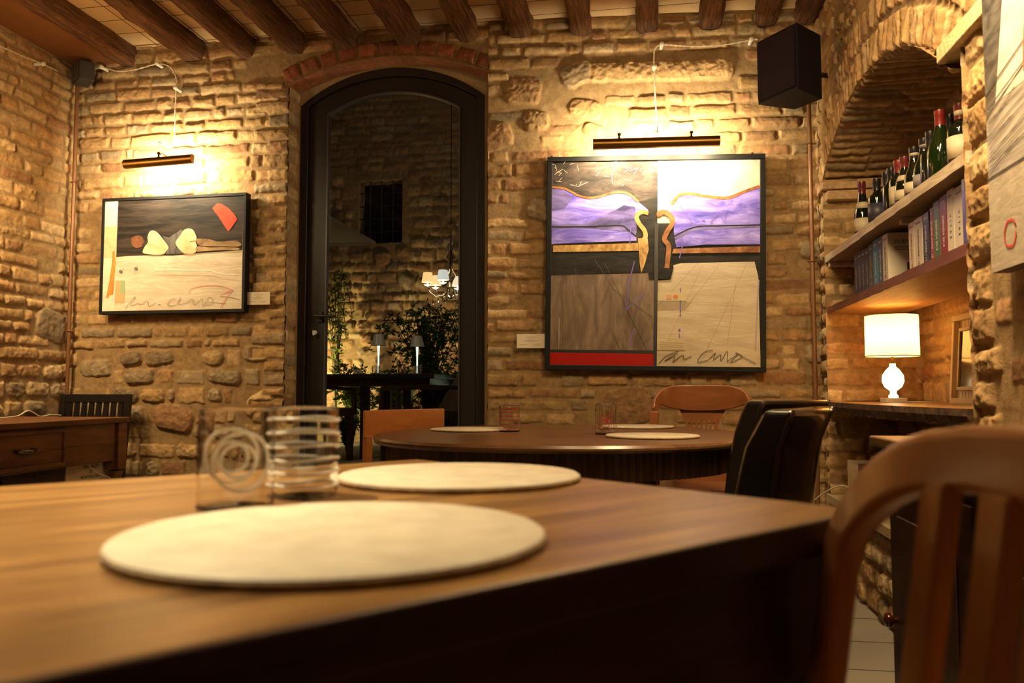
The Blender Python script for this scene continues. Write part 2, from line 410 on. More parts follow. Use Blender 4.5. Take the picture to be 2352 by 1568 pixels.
    at.data.foreach_set('color', np.concatenate([Tc, np.ones((len(Tc), 1))], 1).ravel().astype('f4'))
    me.materials.append(mat or M['stone'])
    o = bpy.data.objects.new(name, me); COL.objects.link(o)
    if parent: o.parent = parent
    else: struct(o)
    return o

ZC = 2.82                    # ceiling, underside of the tiles
XL, YA = -3.22, 4.08         # left wall, left half of the back wall
XR, YC = .88, 4.20           # right wall, right back corner
TB = math.radians(4.1)
dirB = Vector((math.cos(TB), math.sin(TB), 0)); nB = Vector((math.sin(TB), -math.cos(TB), 0))
XB = XR - (YC - YA) / math.tan(TB) if False else -.72
# bend: point where the two halves of the back wall meet
XB = XR - (YC - YA) / math.tan(TB)
def onB(px, py, off=0):      # a point on the right half of the back wall, 'off' in front of it
    return plane_hit(px, py, Vector((XR, YC, 0)) + nB * off, nB)

# door opening in the left half
DL = onY(660, 500, YA).x; DR = onY(1122, 500, YA).x
SPR = onY(664, 196, YA).z; CRN = onY(892, 133, YA).z
DW = DR - DL; DCX = (DL + DR) / 2; sag = CRN - SPR; DRAD = ((DW / 2) ** 2 + sag ** 2) / (2 * sag); DCZ = CRN - DRAD
def arch_z(x): return DCZ + np.sqrt(np.maximum(DRAD ** 2 - (x - DCX) ** 2, 0))
wA = XB - XL
stA = lay(wA, ZC, 11, rubble=1.05, blobs=46, blobh=1.15)
stA = [s for s in stA if not (s[0] + XL > DL - .02 + s[2] * -1 and s[0] + XL - s[2] * .5 < DR and abs(s[0] + XL - DCX) < DW / 2 + .02 and s[1] < arch_z(s[0] + XL) + .11)]
nb = 11; a0 = math.asin((DW / 2 + .0) / DRAD) * 1.03
Rr = random.Random(4)
for k in range(nb):
    an = -a0 + (k + .5) * 2 * a0 / nb; r = DRAD + .052
    L = 2 * a0 * r / nb
    stA.append((DCX - XL + r * math.sin(an), DCZ + r * math.cos(an), L / 2 - .004, .040, -an, .006, .022, Rr.choice([(.27, .085, .035), (.29, .10, .045), (.24, .07, .03)]), .8))
# stones along the left side of the opening get flush ends
y = .02
while y < SPR - .05:
    c = Rr.uniform(.062, .08); L = Rr.choice([.12, .2])
    stA.append((DL - XL - L / 2 + .004, y + c / 2, L / 2, c / 2 - .006, 0, .008, Rr.uniform(.014, .026), pick(Rr, 'brick'), 1.2)); y += c
panel('wall_back', wA, ZC, .005, stA, lambda x, y, h: (XL + x, YA - h, y), 11,
      mask=lambda x, y: (x + XL > DL) & (x + XL < DR) & (y < arch_z(x + XL)))
wB = (XR + .02 - XB) / math.cos(TB)
stB = lay(wB, ZC, 23, rubble=.35, blobs=22, blobh=2.7)
PB = onB(1310, 175).x - XB
big = onB(1540, 165); sb = (big.x - XB) / math.cos(TB)
stB = [s for s in stB if not (abs(s[0] - sb) < .42 and abs(s[1] - big.z) < .075)] + [(sb - .05, big.z + .005, .37, .055, -.02, .03, .03, (.46, .33, .18), 2.4)]
panel('wall_back_right', wB, ZC, .005, stB, lambda x, y, h: (XB + dirB.x * x + nB.x * h, YA + dirB.y * x + nB.y * h, y), 23)

stL = lay(3.0, ZC, 31, rubble=.95, blobs=26, zone='plainbrick', blobh=1.25)
panel('wall_left', 3.0, ZC, .006, stL, lambda x, y, h: (XL + h, YA - 3.0 + x, y), 31)
panel('wall_left_front', 4.2, ZC, .02, lay(4.2, ZC, 32), lambda x, y, h: (XL + h, YA - 7.2 + x, y), 32)
panel('wall_front', XR - XL, ZC, .02, lay(XR - XL, ZC, 33), lambda x, y, h: (XR - x, YA - 7.2 + h, y), 33)

# right wall with its arched recess
ALY0, ALY1 = 2.31, 4.03      # recess from near to far
ACY, ACZ, ARAD = 3.30, 2.10 - 1.40, 1.40
AZ0, IMP = .38, 1.80         # sill and springing
def arcz(Y): return ACZ + np.sqrt(np.maximum(ARAD ** 2 - (Y - ACY) ** 2, 0))
WRL = 3.3
stR = lay(WRL, ZC, 47, rubble=.3, zone='plainbrick', blobs=5, blobh=1.4, ln=(.1, .24))
stR = [s for s in stR if not (math.hypot((4.25 - s[0]) - ACY, s[1] - ACZ) < ARAD + .27 and s[1] > IMP - .03) and not (ALY0 + .03 < 4.25 - s[0] < ALY1 - .03 and AZ0 < s[1] < 2.0)]
for ring, (r0, r1) in enumerate([(ARAD + .002, ARAD + .135), (ARAD + .145, ARAD + .26)]):
    na = 46
    for k in range(na):
        an = -.72 + (k + .5) * 1.44 / na; r = (r0 + r1) / 2
        Yc = ACY + r * math.sin(an); zc = ACZ + r * math.cos(an)
        if zc < IMP + .01 or Yc > 4.22: continue
        stR.append((4.25 - Yc, zc, (r * 1.44 / na) / 2 - .0045, (r1 - r0) / 2 - .004, -(-an), .006, Rr.uniform(.010, .026), Rr.choice(TAN + [RED[0]]), 1.3))
# rough quoins on both sides of the recess
for side in (0, 1):
    y = .4
    while y < IMP - .04:
        c = Rr.uniform(.066, .092) * (1.25 if side else 1); L = Rr.uniform(.10, .17)
        cxs = (4.25 - ALY1 - L / 2 + .004) if side == 0 else (4.25 - ALY0 + L / 2 - .004)
        stR = [s for s in stR if not (abs(s[0] - cxs) < L / 2 + s[2] - .01 and abs(s[1] - y - c / 2) < c / 2 + s[3] - .01 and s[8] < 9 and s[1] < IMP)]
        stR.append((cxs, y + c / 2, L / 2 - .003, c / 2 - .008, Rr.uniform(-.03, .03), .008, Rr.uniform(.014, .026), Rr.choice(TAN), 2.2 if side else 1.4)); y += c
def recess(x, y):
    Y = 4.25 - x
    return ((Y > ALY0) & (Y < ALY1) & (y > AZ0) & (y < IMP + .02)) | ((y >= IMP + .02) & (y < arcz(Y)) & (np.abs(Y - ACY) < .90))
panel('wall_right', WRL, ZC, .005, stR, lambda x, y, h: (XR - h, 4.25 - x, y), 47, mask=recess)
panel('wall_right_front', 4.2, ZC, .02, lay(4.2, ZC, 48), lambda x, y, h: (XR - h, .95 - x, y), 48)
ADX = .40
panel('wall_recess_back', ALY1 - ALY0 + .5, 2.2, .006, lay(ALY1 - ALY0 + .5, 2.2, 51, rubble=.9, blobs=16, blobh=2.0), lambda x, y, h: (XR + ADX - h, ALY1 + .2 - x, y), 51)
panel('wall_recess_far', ADX + .04, IMP + .08, .005, lay(ADX + .04, IMP + .08, 52, rubble=0, blobs=0, ln=(.17, .26), ch=(.066, .08), zone='plainbrick'), lambda x, y, h: (XR - .02 + x, ALY1 - h, y), 52)
panel('wall_recess_near', ADX + .04, IMP + .08, .01, lay(ADX + .04, IMP + .08, 53, rubble=0, blobs=0), lambda x, y, h: (XR + ADX + .02 - x, ALY0 + h * .6, y), 53)
# soffit: bricks laid across the depth of the arch
an0, an1 = -math.asin(.90 / ARAD), math.asin(.90 / ARAD); LA = (an1 - an0) * ARAD
so = []; y = 0
while y < LA:
    c = .050
    x1 = Rr.choice([.19, .24, .3])
    for (xa, xb) in ((0, x1), (x1, ADX + .02)):
        so.append(((xa + xb) / 2, y + c / 2, (xb - xa) / 2 - .003, c / 2 - .006, 0, .005, Rr.uniform(.006, .018), Rr.choice(TAN + GREY[:1]), .9))
    y += c
panel('wall_recess_soffit', ADX + .03, LA, .005, so, lambda x, y, h: (XR - .018 + x, ACY - (ARAD - h) * np.sin(an0 + y / ARAD) * -1, ACZ + (ARAD - h) * np.cos(an0 + y / ARAD)), 54)
sl = MB(); sl.box((XR + ADX / 2, (ALY0 + ALY1) / 2, AZ0 - .02), (ADX + .06, ALY1 - ALY0 + .06, .04)); struct(sl.build('trim_1', M['mortar'], bevel=.004))
# impost slabs at the springing of the arch
im = MB()
im.box((XR + .17, ALY1 + .02, IMP + .045), (.40, .12, .036)); im.box((XR + .19, ALY1 + .02, IMP - .005), (.40, .15, .045))
a_ = im.build('trim_2', plain('impost brick', (.46, .30, .16), .9, bump=.8, bscale=50, var=.2), bevel=.006); struct(a_)
im = MB(); im.box((XR + .18, 2.15, IMP + .024), (.44, .57, .050)); struct(im.build('trim_3', plain('impost stone', (.56, .44, .24), .9, bump=.8, bscale=60, var=.15), bevel=.006))

# ceiling: tiles, beams, board
def tile_mat():
    m, t, b = new_mat('ceiling tiles'); tc = t.nodes.new('ShaderNodeTexCoord'); br = t.nodes.new('ShaderNodeTexBrick')
    br.inputs['Scale'].default_value = 1; br.inputs['Brick Width'].default_value = .30; br.inputs['Row Height'].default_value = .15
    br.inputs['Mortar Size'].default_value = .003; br.inputs['Color1'].default_value = (.70, .50, .27, 1); br.inputs['Color2'].default_value = (.60, .33, .14, 1); br.inputs['Mortar'].default_value = (.08, .05, .03, 1)
    br.inputs['Bias'].default_value = -.4; br.offset = 0
    t.links.new(tc.outputs['Object'], br.inputs['Vector']); t.links.new(br.outputs['Color'], b.inputs['Base Color']); b.inputs['Roughness'].default_value = .85
    bp = t.nodes.new('ShaderNodeBump'); bp.inputs['Distance'].default_value = .004; bp.invert = True
    t.links.new(br.outputs['Fac'], bp.inputs['Height']); t.links.new(bp.outputs['Normal'], b.inputs['Normal'])
    return m
mb = MB(); mb.box(((XL + XR) / 2, .7, ZC + .03), (XR - XL + .6, 7.8, .06)); ceil = struct(mb.build('ceiling', tile_mat()))
def beam(px, i):
    x = onY(px, 100, 4.1).x; R = random.Random(i * 7 + 3); yb = 4.14; wd = R.uniform(.105, .125) * (1.12 if i in (1, 5) else 1); hz = .105
    yw = R.uniform(-.012, .012); vs = []; n = 90
    m_ = MB(); prof = []
    for k in range(n + 1):
        y = yb - k * 6.0 / n; xx = x + math.tan(yw) * (k * 6.0 / n)
        def j(s=.006): return R.uniform(-s, s)
        ring = [(-wd / 2 + j(), ZC + .005), (-wd / 2 + j(), 2.74 + j(.004)), (-wd / 2 * .72 + j(), 2.718 + j(.005)), (0, 2.714 + j(.004)), (wd / 2 * .72 + j(), 2.718 + j(.005)), (wd / 2 + j(), 2.74 + j(.004)), (wd / 2 + j(), ZC + .005)]
        vs += [(xx + a, y, z) for a, z in ring]
    q = 7; fs = [(k * q + t, k * q + t + 1, (k + 1) * q + t + 1, (k + 1) * q + t) for k in range(n) for t in range(q - 1)]
    fs += [tuple(range(q)), tuple(n * q + t for t in range(q))[::-1]]
    m_.add(vs, fs); return m_
BXS = [300, 452, 568, 680, 803, 942, 1075, 1198, 1334, 1486, 1633, 1763, 1856]
for i, px in enumerate(BXS):
    o = beam(px, i).build('ceiling_beam', M['beam'], smooth=True)
    where = ['first from the left, beside the brown board', 'second from the left, the widest of the left ones', 'third from the left', 'fourth from the left', 'above the left end of the brick arch', 'heavy and dark, right over the top of the door', 'just right of the door top',
             'over the bare wall between door and big painting', 'above the left corner of the big painting', 'above the long brass lamp, nearest its left end', 'above the long brass lamp, nearest its right end', 'right above the black speaker', 'last beam by the right wall'][i]
    tag(o, 'rough brown ceiling beam, ' + where, 'beam', 'ceiling beams')
bx1 = onY(300, 100, 4.1).x
mb = MB(); mb.box(((XL + bx1) / 2, 1.2, 2.735), (bx1 - XL, 5.72, .018)); o = mb.build('ceiling_board', M['board_ceiling'], bevel=.003)
tag(o, 'smooth brown wooden board filling the ceiling corner beside the left wall', 'board')

# floor of grey slabs
def floor_mat():
    m, t, b = new_mat('floor slabs'); tc = t.nodes.new('ShaderNodeTexCoord'); br = t.nodes.new('ShaderNodeTexBrick'); n = t.nodes.new('ShaderNodeTexNoise')
    n.inputs['Scale'].default_value = 14; n.inputs['Detail'].default_value = 8
    br.inputs['Scale'].default_value = 1; br.inputs['Brick Width'].default_value = .9; br.inputs['Row Height'].default_value = .3
    br.inputs['Mortar Size'].default_value = .004; br.inputs['Color1'].default_value = (.30, .27, .22, 1); br.inputs['Color2'].default_value = (.24, .215, .175, 1); br.inputs['Mortar'].default_value = (.05, .045, .04, 1)
    t.links.new(tc.outputs['Object'], br.inputs['Vector']); t.links.new(tc.outputs['Object'], n.inputs['Vector'])
    mx = t.nodes.new('ShaderNodeMix'); mx.data_type = 'RGBA'; mx.blend_type = 'MULTIPLY'; mx.inputs['Factor'].default_value = .7
    t.links.new(br.outputs['Color'], mx.inputs['A']); t.links.new(n.outputs['Color'], mx.inputs['B'])
    t.links.new(br.outputs['Color'], b.inputs['Base Color']); b.inputs['Roughness'].default_value = .5
    bp = t.nodes.new('ShaderNodeBump'); bp.inputs['Strength'].default_value = .5; bp.inputs['Distance'].default_value = .006
    t.links.new(n.outputs['Fac'], bp.inputs['Height']); t.links.new(bp.outputs['Normal'], b.inputs['Normal'])
    return m
mb = MB(); mb.box(((XL + XR) / 2, .65, -.04), (XR - XL + .5, 8.0, .08)); struct(mb.build('floor', floor_mat()))

# ------------------------------------------------------------------ door and its reveal
RV = .13; YD = YA + RV
def ring_pts(x0, x1, zs, zc, n=24, base=0.0):
    """outline left bottom, up, over the segmental arch, down to right bottom"""
    cx = (x0 + x1) / 2; hw = (x1 - x0) / 2; sg = zc - zs; r = (hw * hw + sg * sg) / (2 * sg); cz = zc - r; a = math.asin(hw / r)
    return [(x0, base)] + [(cx + r * math.sin(t), cz + r * math.cos(t)) for t in np.linspace(-a, a, n)] + [(x1, base)]
def ring_mesh(outer, inner, y0, y1, bottom=None):
    m_ = MB(); n = len(outer)
    vs = [(x, y0, z) for x, z in outer] + [(x, y0, z) for x, z in inner] + [(x, y1, z) for x, z in outer] + [(x, y1, z) for x, z in inner]
    fs = []
    for i in range(n - 1):
        fs += [(i, i + 1, n + i + 1, n + i), (2 * n + i, 3 * n + i, 3 * n + i + 1, 2 * n + i + 1), (i, 2 * n + i, 2 * n + i + 1, i + 1), (n + i, n + i + 1, 3 * n + i + 1, 3 * n + i)]
    fs += [(0, n, 3 * n, 2 * n), (n - 1, 3 * n - 1, 4 * n - 1, 2 * n - 1)]
    m_.add(vs, fs); return m_
op = ring_pts(DL, DR, SPR, CRN, 24)
fo = [onY(692, 240, YD), onY(1114, 218, YD)]; FX0, FX1 = fo[0].x, fo[1].x; FZS = onY(695, 240, YD).z - .01; FZC = onY(905, 156, YD).z
opb = ring_pts(DL - .02, DR + .02, SPR + .02, CRN + .02, 24); fro = ring_pts(FX0, FX1, FZS, FZC, 24)
struct(ring_mesh(opb, fro, YD, YD + .12).build('trim_4', M['mortar']))
# reveal bricks left, soffit bricks over the door
def jm(x, y, h): return (DL + h * .4 - .002, YA + x - .003, y)
panel('wall_door_jamb', RV + .01, SPR, .005, lay(RV + .01, SPR, 61, rubble=0, blobs=0, ln=(.3, .35)), jm, 61)
so = []; LAd = 2 * a0 * DRAD
for k in range(nb): so.append((RV / 2, (k + .5) * LAd / nb, RV / 2, LAd / nb / 2 - .005, 0, .006, .005, (.33, .13, .055), .6))
panel('wall_door_soffit', RV + .01, LAd, .006, so, lambda x, y, h: (DCX + (DRAD - h * .4) * np.sin(-a0 + y / DRAD), YA - .02 + x, DCZ + (DRAD - h * .4) * np.cos(-a0 + y / DRAD)), 62, mortar=(.30, .12, .05))
def jr(x, y, h): return (DR - h * .4, YA + RV - x, y)
panel('wall_door_jamb_right', RV, SPR, .01, lay(RV, SPR, 63, rubble=0, blobs=0, ln=(.3, .35)), jr, 63)

GX0 = onY(752, 500, YD + .03).x; GX1 = onY(1059, 500, YD + .03).x; GZS = onY(755, 266, YD + .03).z; GZC = onY(905, 213, YD + .03).z
door = bpy.data.objects.new('door_1', None); COL.objects.link(door); struct(door); door['label'] = 'tall black framed glass door under a brick arch'
fi = ring_pts(FX0 + .045, FX1 - .045, FZS - .005, FZC - .045, 24)
ring_mesh(fro, fi, YD - .005, YD + .07).build('door_frame', M['doorblack'], door, bevel=.003)
lo = ring_pts(FX0 + .048, FX1 - .048, FZS - .007, FZC - .048, 24, base=.01); li = ring_pts(GX0, GX1, GZS, GZC, 24, base=.16)
lf = ring_mesh(lo, li, YD + .012, YD + .06); lf.box(((GX0 + GX1) / 2, YD + .036, .085), (GX1 - GX0 + .02, .046, .15)); lf.build('door_leaf', M['doorblack'], door, bevel=.003)
bd = ring_pts(GX0 + .008, GX1 - .008, GZS - .004, GZC - .008, 24, base=.16); ring_mesh(li, bd, YD + .006, YD + .04).build('glazing_bead', plain('grey bead', (.10, .10, .11), .3, metal=.5), door)
mb = MB(); gl = ring_pts(GX0, GX1, GZS, GZC, 24, base=.155); mb.prism(gl, YD + .034, YD + .038, fn=lambda x, z, y: (x, y, z)); mb.build('glass_pane', M['pane'], door)
hp = onY(735, 727, YD)
mb = MB(); mb.tube([(hp.x - .004, YD + .012, hp.z), (hp.x - .004, YD - .045, hp.z)], .010, 12); mb.tube([(hp.x - .012, YD - .045, hp.z), (hp.x + .11, YD - .047, hp.z - .004)], [.011, .009], 12); mb.box((hp.x - .004, YD + .008, hp.z), (.03, .01, .06))
mb.build('door_handle', M['black'], door, smooth='auto')
kp = onY(722, 763, YD); mb = MB(); mb.tube([(kp.x, YD + .015, kp.z), (kp.x, YD, kp.z)], .012, 14); mb.box((kp.x, YD - .010, kp.z - .004), (.004, .02, .026)); mb.build('lock_key', M['lampmetal'], door)

# ------------------------------------------------------------------ courtyard beyond the door
CZ = .27
mb = MB(); mb.box((-1.5, 7.3, CZ - .15), (7, 5.8, .3)); struct(mb.build('ground', plain('courtyard paving', (.34, .32, .25), .8, bump=.4, bscale=20, var=.2)))
YW = 9.2
stC = lay(6.5, 6.0, 71, rubble=3.2, blobs=120, blobh=3.6, ch=(.075, .11), ln=(.12, .3))
wp = onY(873, 485, YW); wx0, wx1 = onY(822, 485, YW).x, onY(926, 485, YW).x; wz0, wz1 = onY(873, 560, YW).z, onY(873, 412, YW).z
XC0 = -5.2
stC = [s for s in stC if not (wx0 - .1 < s[0] + XC0 < wx1 + .1 and wz0 - .05 < s[1] < wz1 + .08)]
# a relieving arch of stones low in the courtyard wall
ac = onY(800, 800, YW); 
panel('wall_courtyard', 6.5, 6.0, .014, stC, lambda x, y, h: (XC0 + x, YW - h * 1.6, y), 71, mask=lambda x, y: (x + XC0 > wx0) & (x + XC0 < wx1) & (y > wz0) & (y < wz1))
wn = bpy.data.objects.new('window_1', None); COL.objects.link(wn); struct(wn); wn['label'] = 'small dark barred window high in the courtyard wall'
mb = MB(); mb.box(((wx0 + wx1) / 2, YW + .22, (wz0 + wz1) / 2), (wx1 - wx0 + .1, .02, wz1 - wz0 + .1)); mb.build('glass_pane', plain('dark window', (.01, .01, .012), .15), wn)
mb = MB()
for s_ in (wx0, wx1): mb.box((s_, YW + .11, (wz0 + wz1) / 2), (.02, .22, wz1 - wz0))
for s_ in (wz0, wz1): mb.box(((wx0 + wx1) / 2, YW + .11, s_), (wx1 - wx0, .22, .02))
mb.build('window_reveal', M['mortar'], wn)
for k in range(1, 4):
    mb = MB(); x = wx0 + (wx1 - wx0) * k / 4; mb.tube([(x, YW + .05, wz0 - .02), (x, YW + .05, wz1 + .02)], .009, 8); mb.build('bar', M['black'], wn)
for k in range(1, 5):
    mb = MB(); z = wz0 + (wz1 - wz0) * k / 5; mb.tube([(wx0 - .02, YW + .05, z), (wx1 + .02, YW + .05, z)], .009, 8); mb.build('bar', M['black'], wn)
light('SPOT', (-4.3, 8.3, .75), 230, (1, .80, .36), .05, (-3.4, 9.3, 1.25), 78, blend=1)
light('SPOT', (-3.65, 8.0, .45), 60, (1, .86, .42), .05, (-3.4, 9.2, .6), 100, blend=1)
light('SPOT', (-1.85, 8.3, .5), 48, (1, .62, .34), .05, (-2.5, 9.2, 1.5), 80, blend=1)  # added uplight hidden by the door stile, brightens the wall's right part
light('POINT', (-2.9, 5.2, 2.4), 11, (1, .8, .5), .08)  # added warm fill out of view, stands for light spilling from indoors
light('POINT', (-1.2, 8.4, .8), 4.0, (.85, .95, .6), .08)  # added weak fill kept out of view behind the right stile
light('AREA', (-1.6, 6.2, 4.5), 5, (1, .85, .6), 1.5, (-1.6, 8.8, 1.0))

def cyl(m_, p, r0, r1, h, n=24, mi=0): return m_.lathe([(0.0001, 0), (r0, 0), (r1, h), (.0001, h)], n, p, mi)
# courtyard table
TC = onZ(862, 862, 1.0); tcx, tcy = -1.62, 7.0
def atY(px, py, Y): return onY(px, py, Y)
ct = thing('courtyard_table', 'dark outdoor table behind the door glass carrying two small lamps', 'table', (0, 0, 0))
YT = 6.9; tz = atY(865, 860, YT).z
x0, x1 = atY(748, 860, YT).x, atY(990, 860, YT).x + .1
mb = MB(); mb.box(((x0 + x1) / 2, YT + .15, tz - .02), (x1 - x0, .85, .04)); mb.build('tabletop', M['black'], ct, bevel=.004)
mb = MB(); mb.box(((x0 + x1) / 2, YT + .15, tz - .07), (x1 - x0 - .1, .75, .07)); mb.build('apron', M['black'], ct)
for (px, dy) in ((842, -.2), (940, -.2), (842, .5), (940, .5)):
    x = atY(px, 900, YT).x; mb = MB(); mb.box((x, YT + .15 + dy * .9, (tz - .1 + CZ) / 2), (.07, .07, tz - .1 - CZ)); mb.build('leg', M['black'], ct)
def led_lamp(px, Y, label):
    p = atY(px, 858, Y); z0 = tz
    t = thing('table_lamp', label, 'lamp', (p.x, Y, z0), 0, 'small courtyard table lamps')
    mb = MB(); mb.lathe([(.0001, 0), (.052, 0), (.052, .012), (.012, .016), (.0001, .018)], 28); mb.build('base', M['lampmetal'], t, smooth='auto')
    mb = MB(); mb.lathe([(.0001, .015), (.007, .016), (.007, .15), (.013, .27), (.0001, .271)], 16); mb.build('stem', emit('lit stem', (.9, .95, .8), 1.2, (.8, .8, .75)), t, smooth=True)
    mb = MB(); mb.lathe([(.064, .255), (.067, .255), (.040, .355), (.0001, .357), (.0001, .352), (.037, .350), (.064, .255)], 32); mb.build('lamp_shade', M['lampmetal'], t, smooth='auto')
    mb = MB(); mb.lathe([(.0001, .262), (.056, .262), (.056, .268), (.0001, .268)], 24); mb.build('light_disc', emit('lamp disc', (1, .97, .85), 14), t)
    return t
led_lamp(869, 6.85, 'grey cone shaded courtyard lamp standing nearer the door handle side of the dark table')
led_lamp(958, 7.1, 'grey cone shaded courtyard lamp standing on the right half of the dark table')

def tumbler(name, label, group, loc, r, h, trail, style, rz=0, cat='glass'):
    t = thing(name, label, cat, loc, rz, group)
    wl = .0016
    mb = MB(); mb.lathe([(.0001, 0), (r - .0025, 0), (r - .002, 0), (r - .0006, .0006), (r, .002), (r, .003), (r, h - .002), (r, h - .0008), (r - wl / 2, h), (r - wl, h - .0008), (r - wl, h - .002), (r - wl, .006), (r - wl, .005), (r - .0030, .0026), (r - .004, .0024), (.0001, .0024)], 64)
    mb.build('bowl', M['glass'], t, smooth=True)
    if style == 'rings':
        mb = MB(); n = 6; pts = []
        for k in range(n): mb.tube([(math.cos(a) * (r + .0008), math.sin(a) * (r + .0008), h * (.14 + .145 * k) + .0012 * math.sin(a * 2 + k)) for a in np.linspace(0, 2 * math.pi, 48, endpoint=False)], .0015 if trail == M['whitetrail'] else .0010, 6, closed=True)
        mb.build('thread_rings', trail, t, smooth=True)
    elif style == 'thin':
        pass
    else:
        def on(u, v): a = u / r - math.pi / 2; return (math.cos(a) * (r + .0009), math.sin(a) * (r + .0009), v)
        mb = MB(); circ = [(-.004, .054, .0245, .026), (.001, .046, .023, .025), (.003, .050, .012, .0135)] if style == 'swirl' else [(-.009, .058, .010, .009), (.009, .058, .010, .009), (-.006, .046, .009, .008), (.006, .046, .009, .008)]
        if style == 'swirl':
            for (cx, cy, rr) in ((-.005, .052, .0245), (.005, .046, .0265), (-.004, .051, .0140), (.002, .047, .0155)): mb.tube([on(cx + rr * math.cos(a), cy + rr * math.sin(a)) for a in np.linspace(0, 2 * math.pi, 48, endpoint=False)], .0016, 6, closed=True)
        else:
            for (cx, cy, ra, rb) in circ: mb.tube([on(cx + ra * math.cos(a), cy + rb * math.sin(a)) for a in np.linspace(0, 2 * math.pi, 28, endpoint=False)], .0009, 6, closed=True)
            for s_ in (-1, 1):
                mb.tube([on(s_ * (.012 + .014 * s - .007 * math.sin(s * 6)), .012 + .022 * math.sin(s * 3.0) + .006 * s) for s in np.linspace(0, 1, 20)], .0009, 6)
        mb.build('thread_motif', trail, t, smooth=True)
    return t
for k, (px, Y, tr, lb) in enumerate([(864, 6.66, 'whitetrail', 'white ringed tumbler before the nearer lamp outside'), (958, 6.8, 'whitetrail', 'white ringed tumbler before the right lamp outside'), (822, 6.7, 'whitetrail', 'low tumbler near the left end of the dark table outside'), (922, 6.75, 'redtrail', 'red ringed tumbler between the two lamps outside')]):
    p = atY(px, 858, Y); tumbler('tumbler', lb, 'tumblers on the courtyard table', (p.x, Y, tz), .036, .072 if k != 2 else .04, M[tr], 'rings')

def wicker_chair(loc, rz, label, lean=.25):
    t = thing('wicker_chair', label, 'chair', loc, rz, 'wicker chairs in the courtyard')
    mb = MB(); mb.box((0, 0, .42), (.5, .5, .07)); mb.build('seat', M['wicker'], t, bevel=.015)
    mb = MB(); mb.hexa([(-.25, .2, .40), (.25, .2, .40), (.25, .25, .40), (-.25, .25, .40)], [(-.25, .2 + lean, .82), (.25, .2 + lean, .82), (.25, .245 + lean, .82), (-.25, .245 + lean, .82)]); mb.build('backrest', M['wicker'], t, bevel=.015)
    for (a, b) in ((-1, -1), (1, -1), (-1, 1), (1, 1)):
        mb = MB(); mb.box((a * .22, b * .21, .2), (.045, .045, .4)); mb.build('leg', M['wicker'], t)
    for a in (-1, 1):
        mb = MB(); mb.sweep([(a * .26, .25, .62), (a * .26, 0, .63), (a * .26, -.22, .61), (a * .26, -.23, .40)], (1, 0, 0), .03, .04); mb.build('armrest', M['wicker'], t)
    return t
p = atY(752, 980, 6.7); wicker_chair((p.x - .05, 6.55, CZ), math.radians(80), 'dark wicker chair at the left end of the courtyard table')
p = atY(955, 980, 6.0); wicker_chair((p.x, 6.05, CZ), math.radians(-58), 'dark wicker chair leaning back at the right end of the courtyard table')
p = atY(1052, 980, 6.6); wicker_chair((p.x + .12, 7.0, CZ), math.radians(-70), 'dark wicker chair half hidden behind the right door stile')

def plant(name, label, base, n, spread, hgt, mat, seed, leaf=.07, mid=.55, stem_h=None):
    R = random.Random(seed); t = thing(name, label, 'plant', base, 0, 'courtyard plants')
    st = MB(); lf = MB()
    for k in range(n):
        a = R.uniform(0, 6.28); q = R.uniform(.2, 1) * spread; z1 = hgt * R.uniform(.6, 1.05); z0 = 0
        tip = Vector((math.cos(a) * q, math.sin(a) * q, z1 * R.uniform(.75, 1)))
        pts = catmull([(0, 0, 0), (tip.x * .15, tip.y * .15, z1 * mid), (tip.x * .6, tip.y * .6, z1 * .98), tip], 5)
        st.tube(pts, .004, 4)
        for i, p_ in enumerate(pts[4:]):
            for s_ in (-1, 1):
                for rep in range(2):
                    d = Vector((R.uniform(-1, 1), R.uniform(-1, 1), R.uniform(-.5, .6))).normalized(); l = leaf * R.uniform(.6, 1.2)
                    sd = d.cross(Vector((R.uniform(-1, 1), R.uniform(-1, 1), 1))).normalized() * l * .22
                    lf.add([p_, p_ + d * l * .5 + sd, p_ + d * l, p_ + d * l * .5 - sd], [(0, 1, 2, 3)])
    st.build('stem', M['stem'], t); lf.build('foliage', mat, t, recalc=False)
    return t
gy = 8.6
for (nm, px, py, Y, n, sp, h, mt, sd, lb, lfz) in [
    ('climbing_plant', 775, 700, 8.85, 16, .22, 1.9, 'leaf2', 1, 'leafy climber on the lit wall above the door handle', .07),
    ('small_tree', 985, 860, 8.0, 60, .62, 1.45, 'leaf', 2, 'dark green leafy shrub under the chandelier outside', .07),
    ('shrub', 812, 900, 8.5, 60, .40, .85, 'leaf2', 3, 'yellow green shrub behind the courtyard table, left of the nearer lamp', .06),
    ('shrub', 1030, 930, 7.6, 70, .38, .75, 'leaf', 4, 'bushy green plant behind the leaning wicker chair', .06),
    ('shrub', 795, 955, 7.7, 50, .16, .34, 'leaf', 5, 'low green plant on the ground under the courtyard table', .045),
    ('shrub', 905, 880, 8.6, 50, .35, .80, 'leaf2', 6, 'olive green shrub between the two courtyard lamps', .06)]:
    q = atY(px, py, Y); plant(nm, lb, (q.x, Y, CZ), n, sp, h, M[mt], sd, lfz)
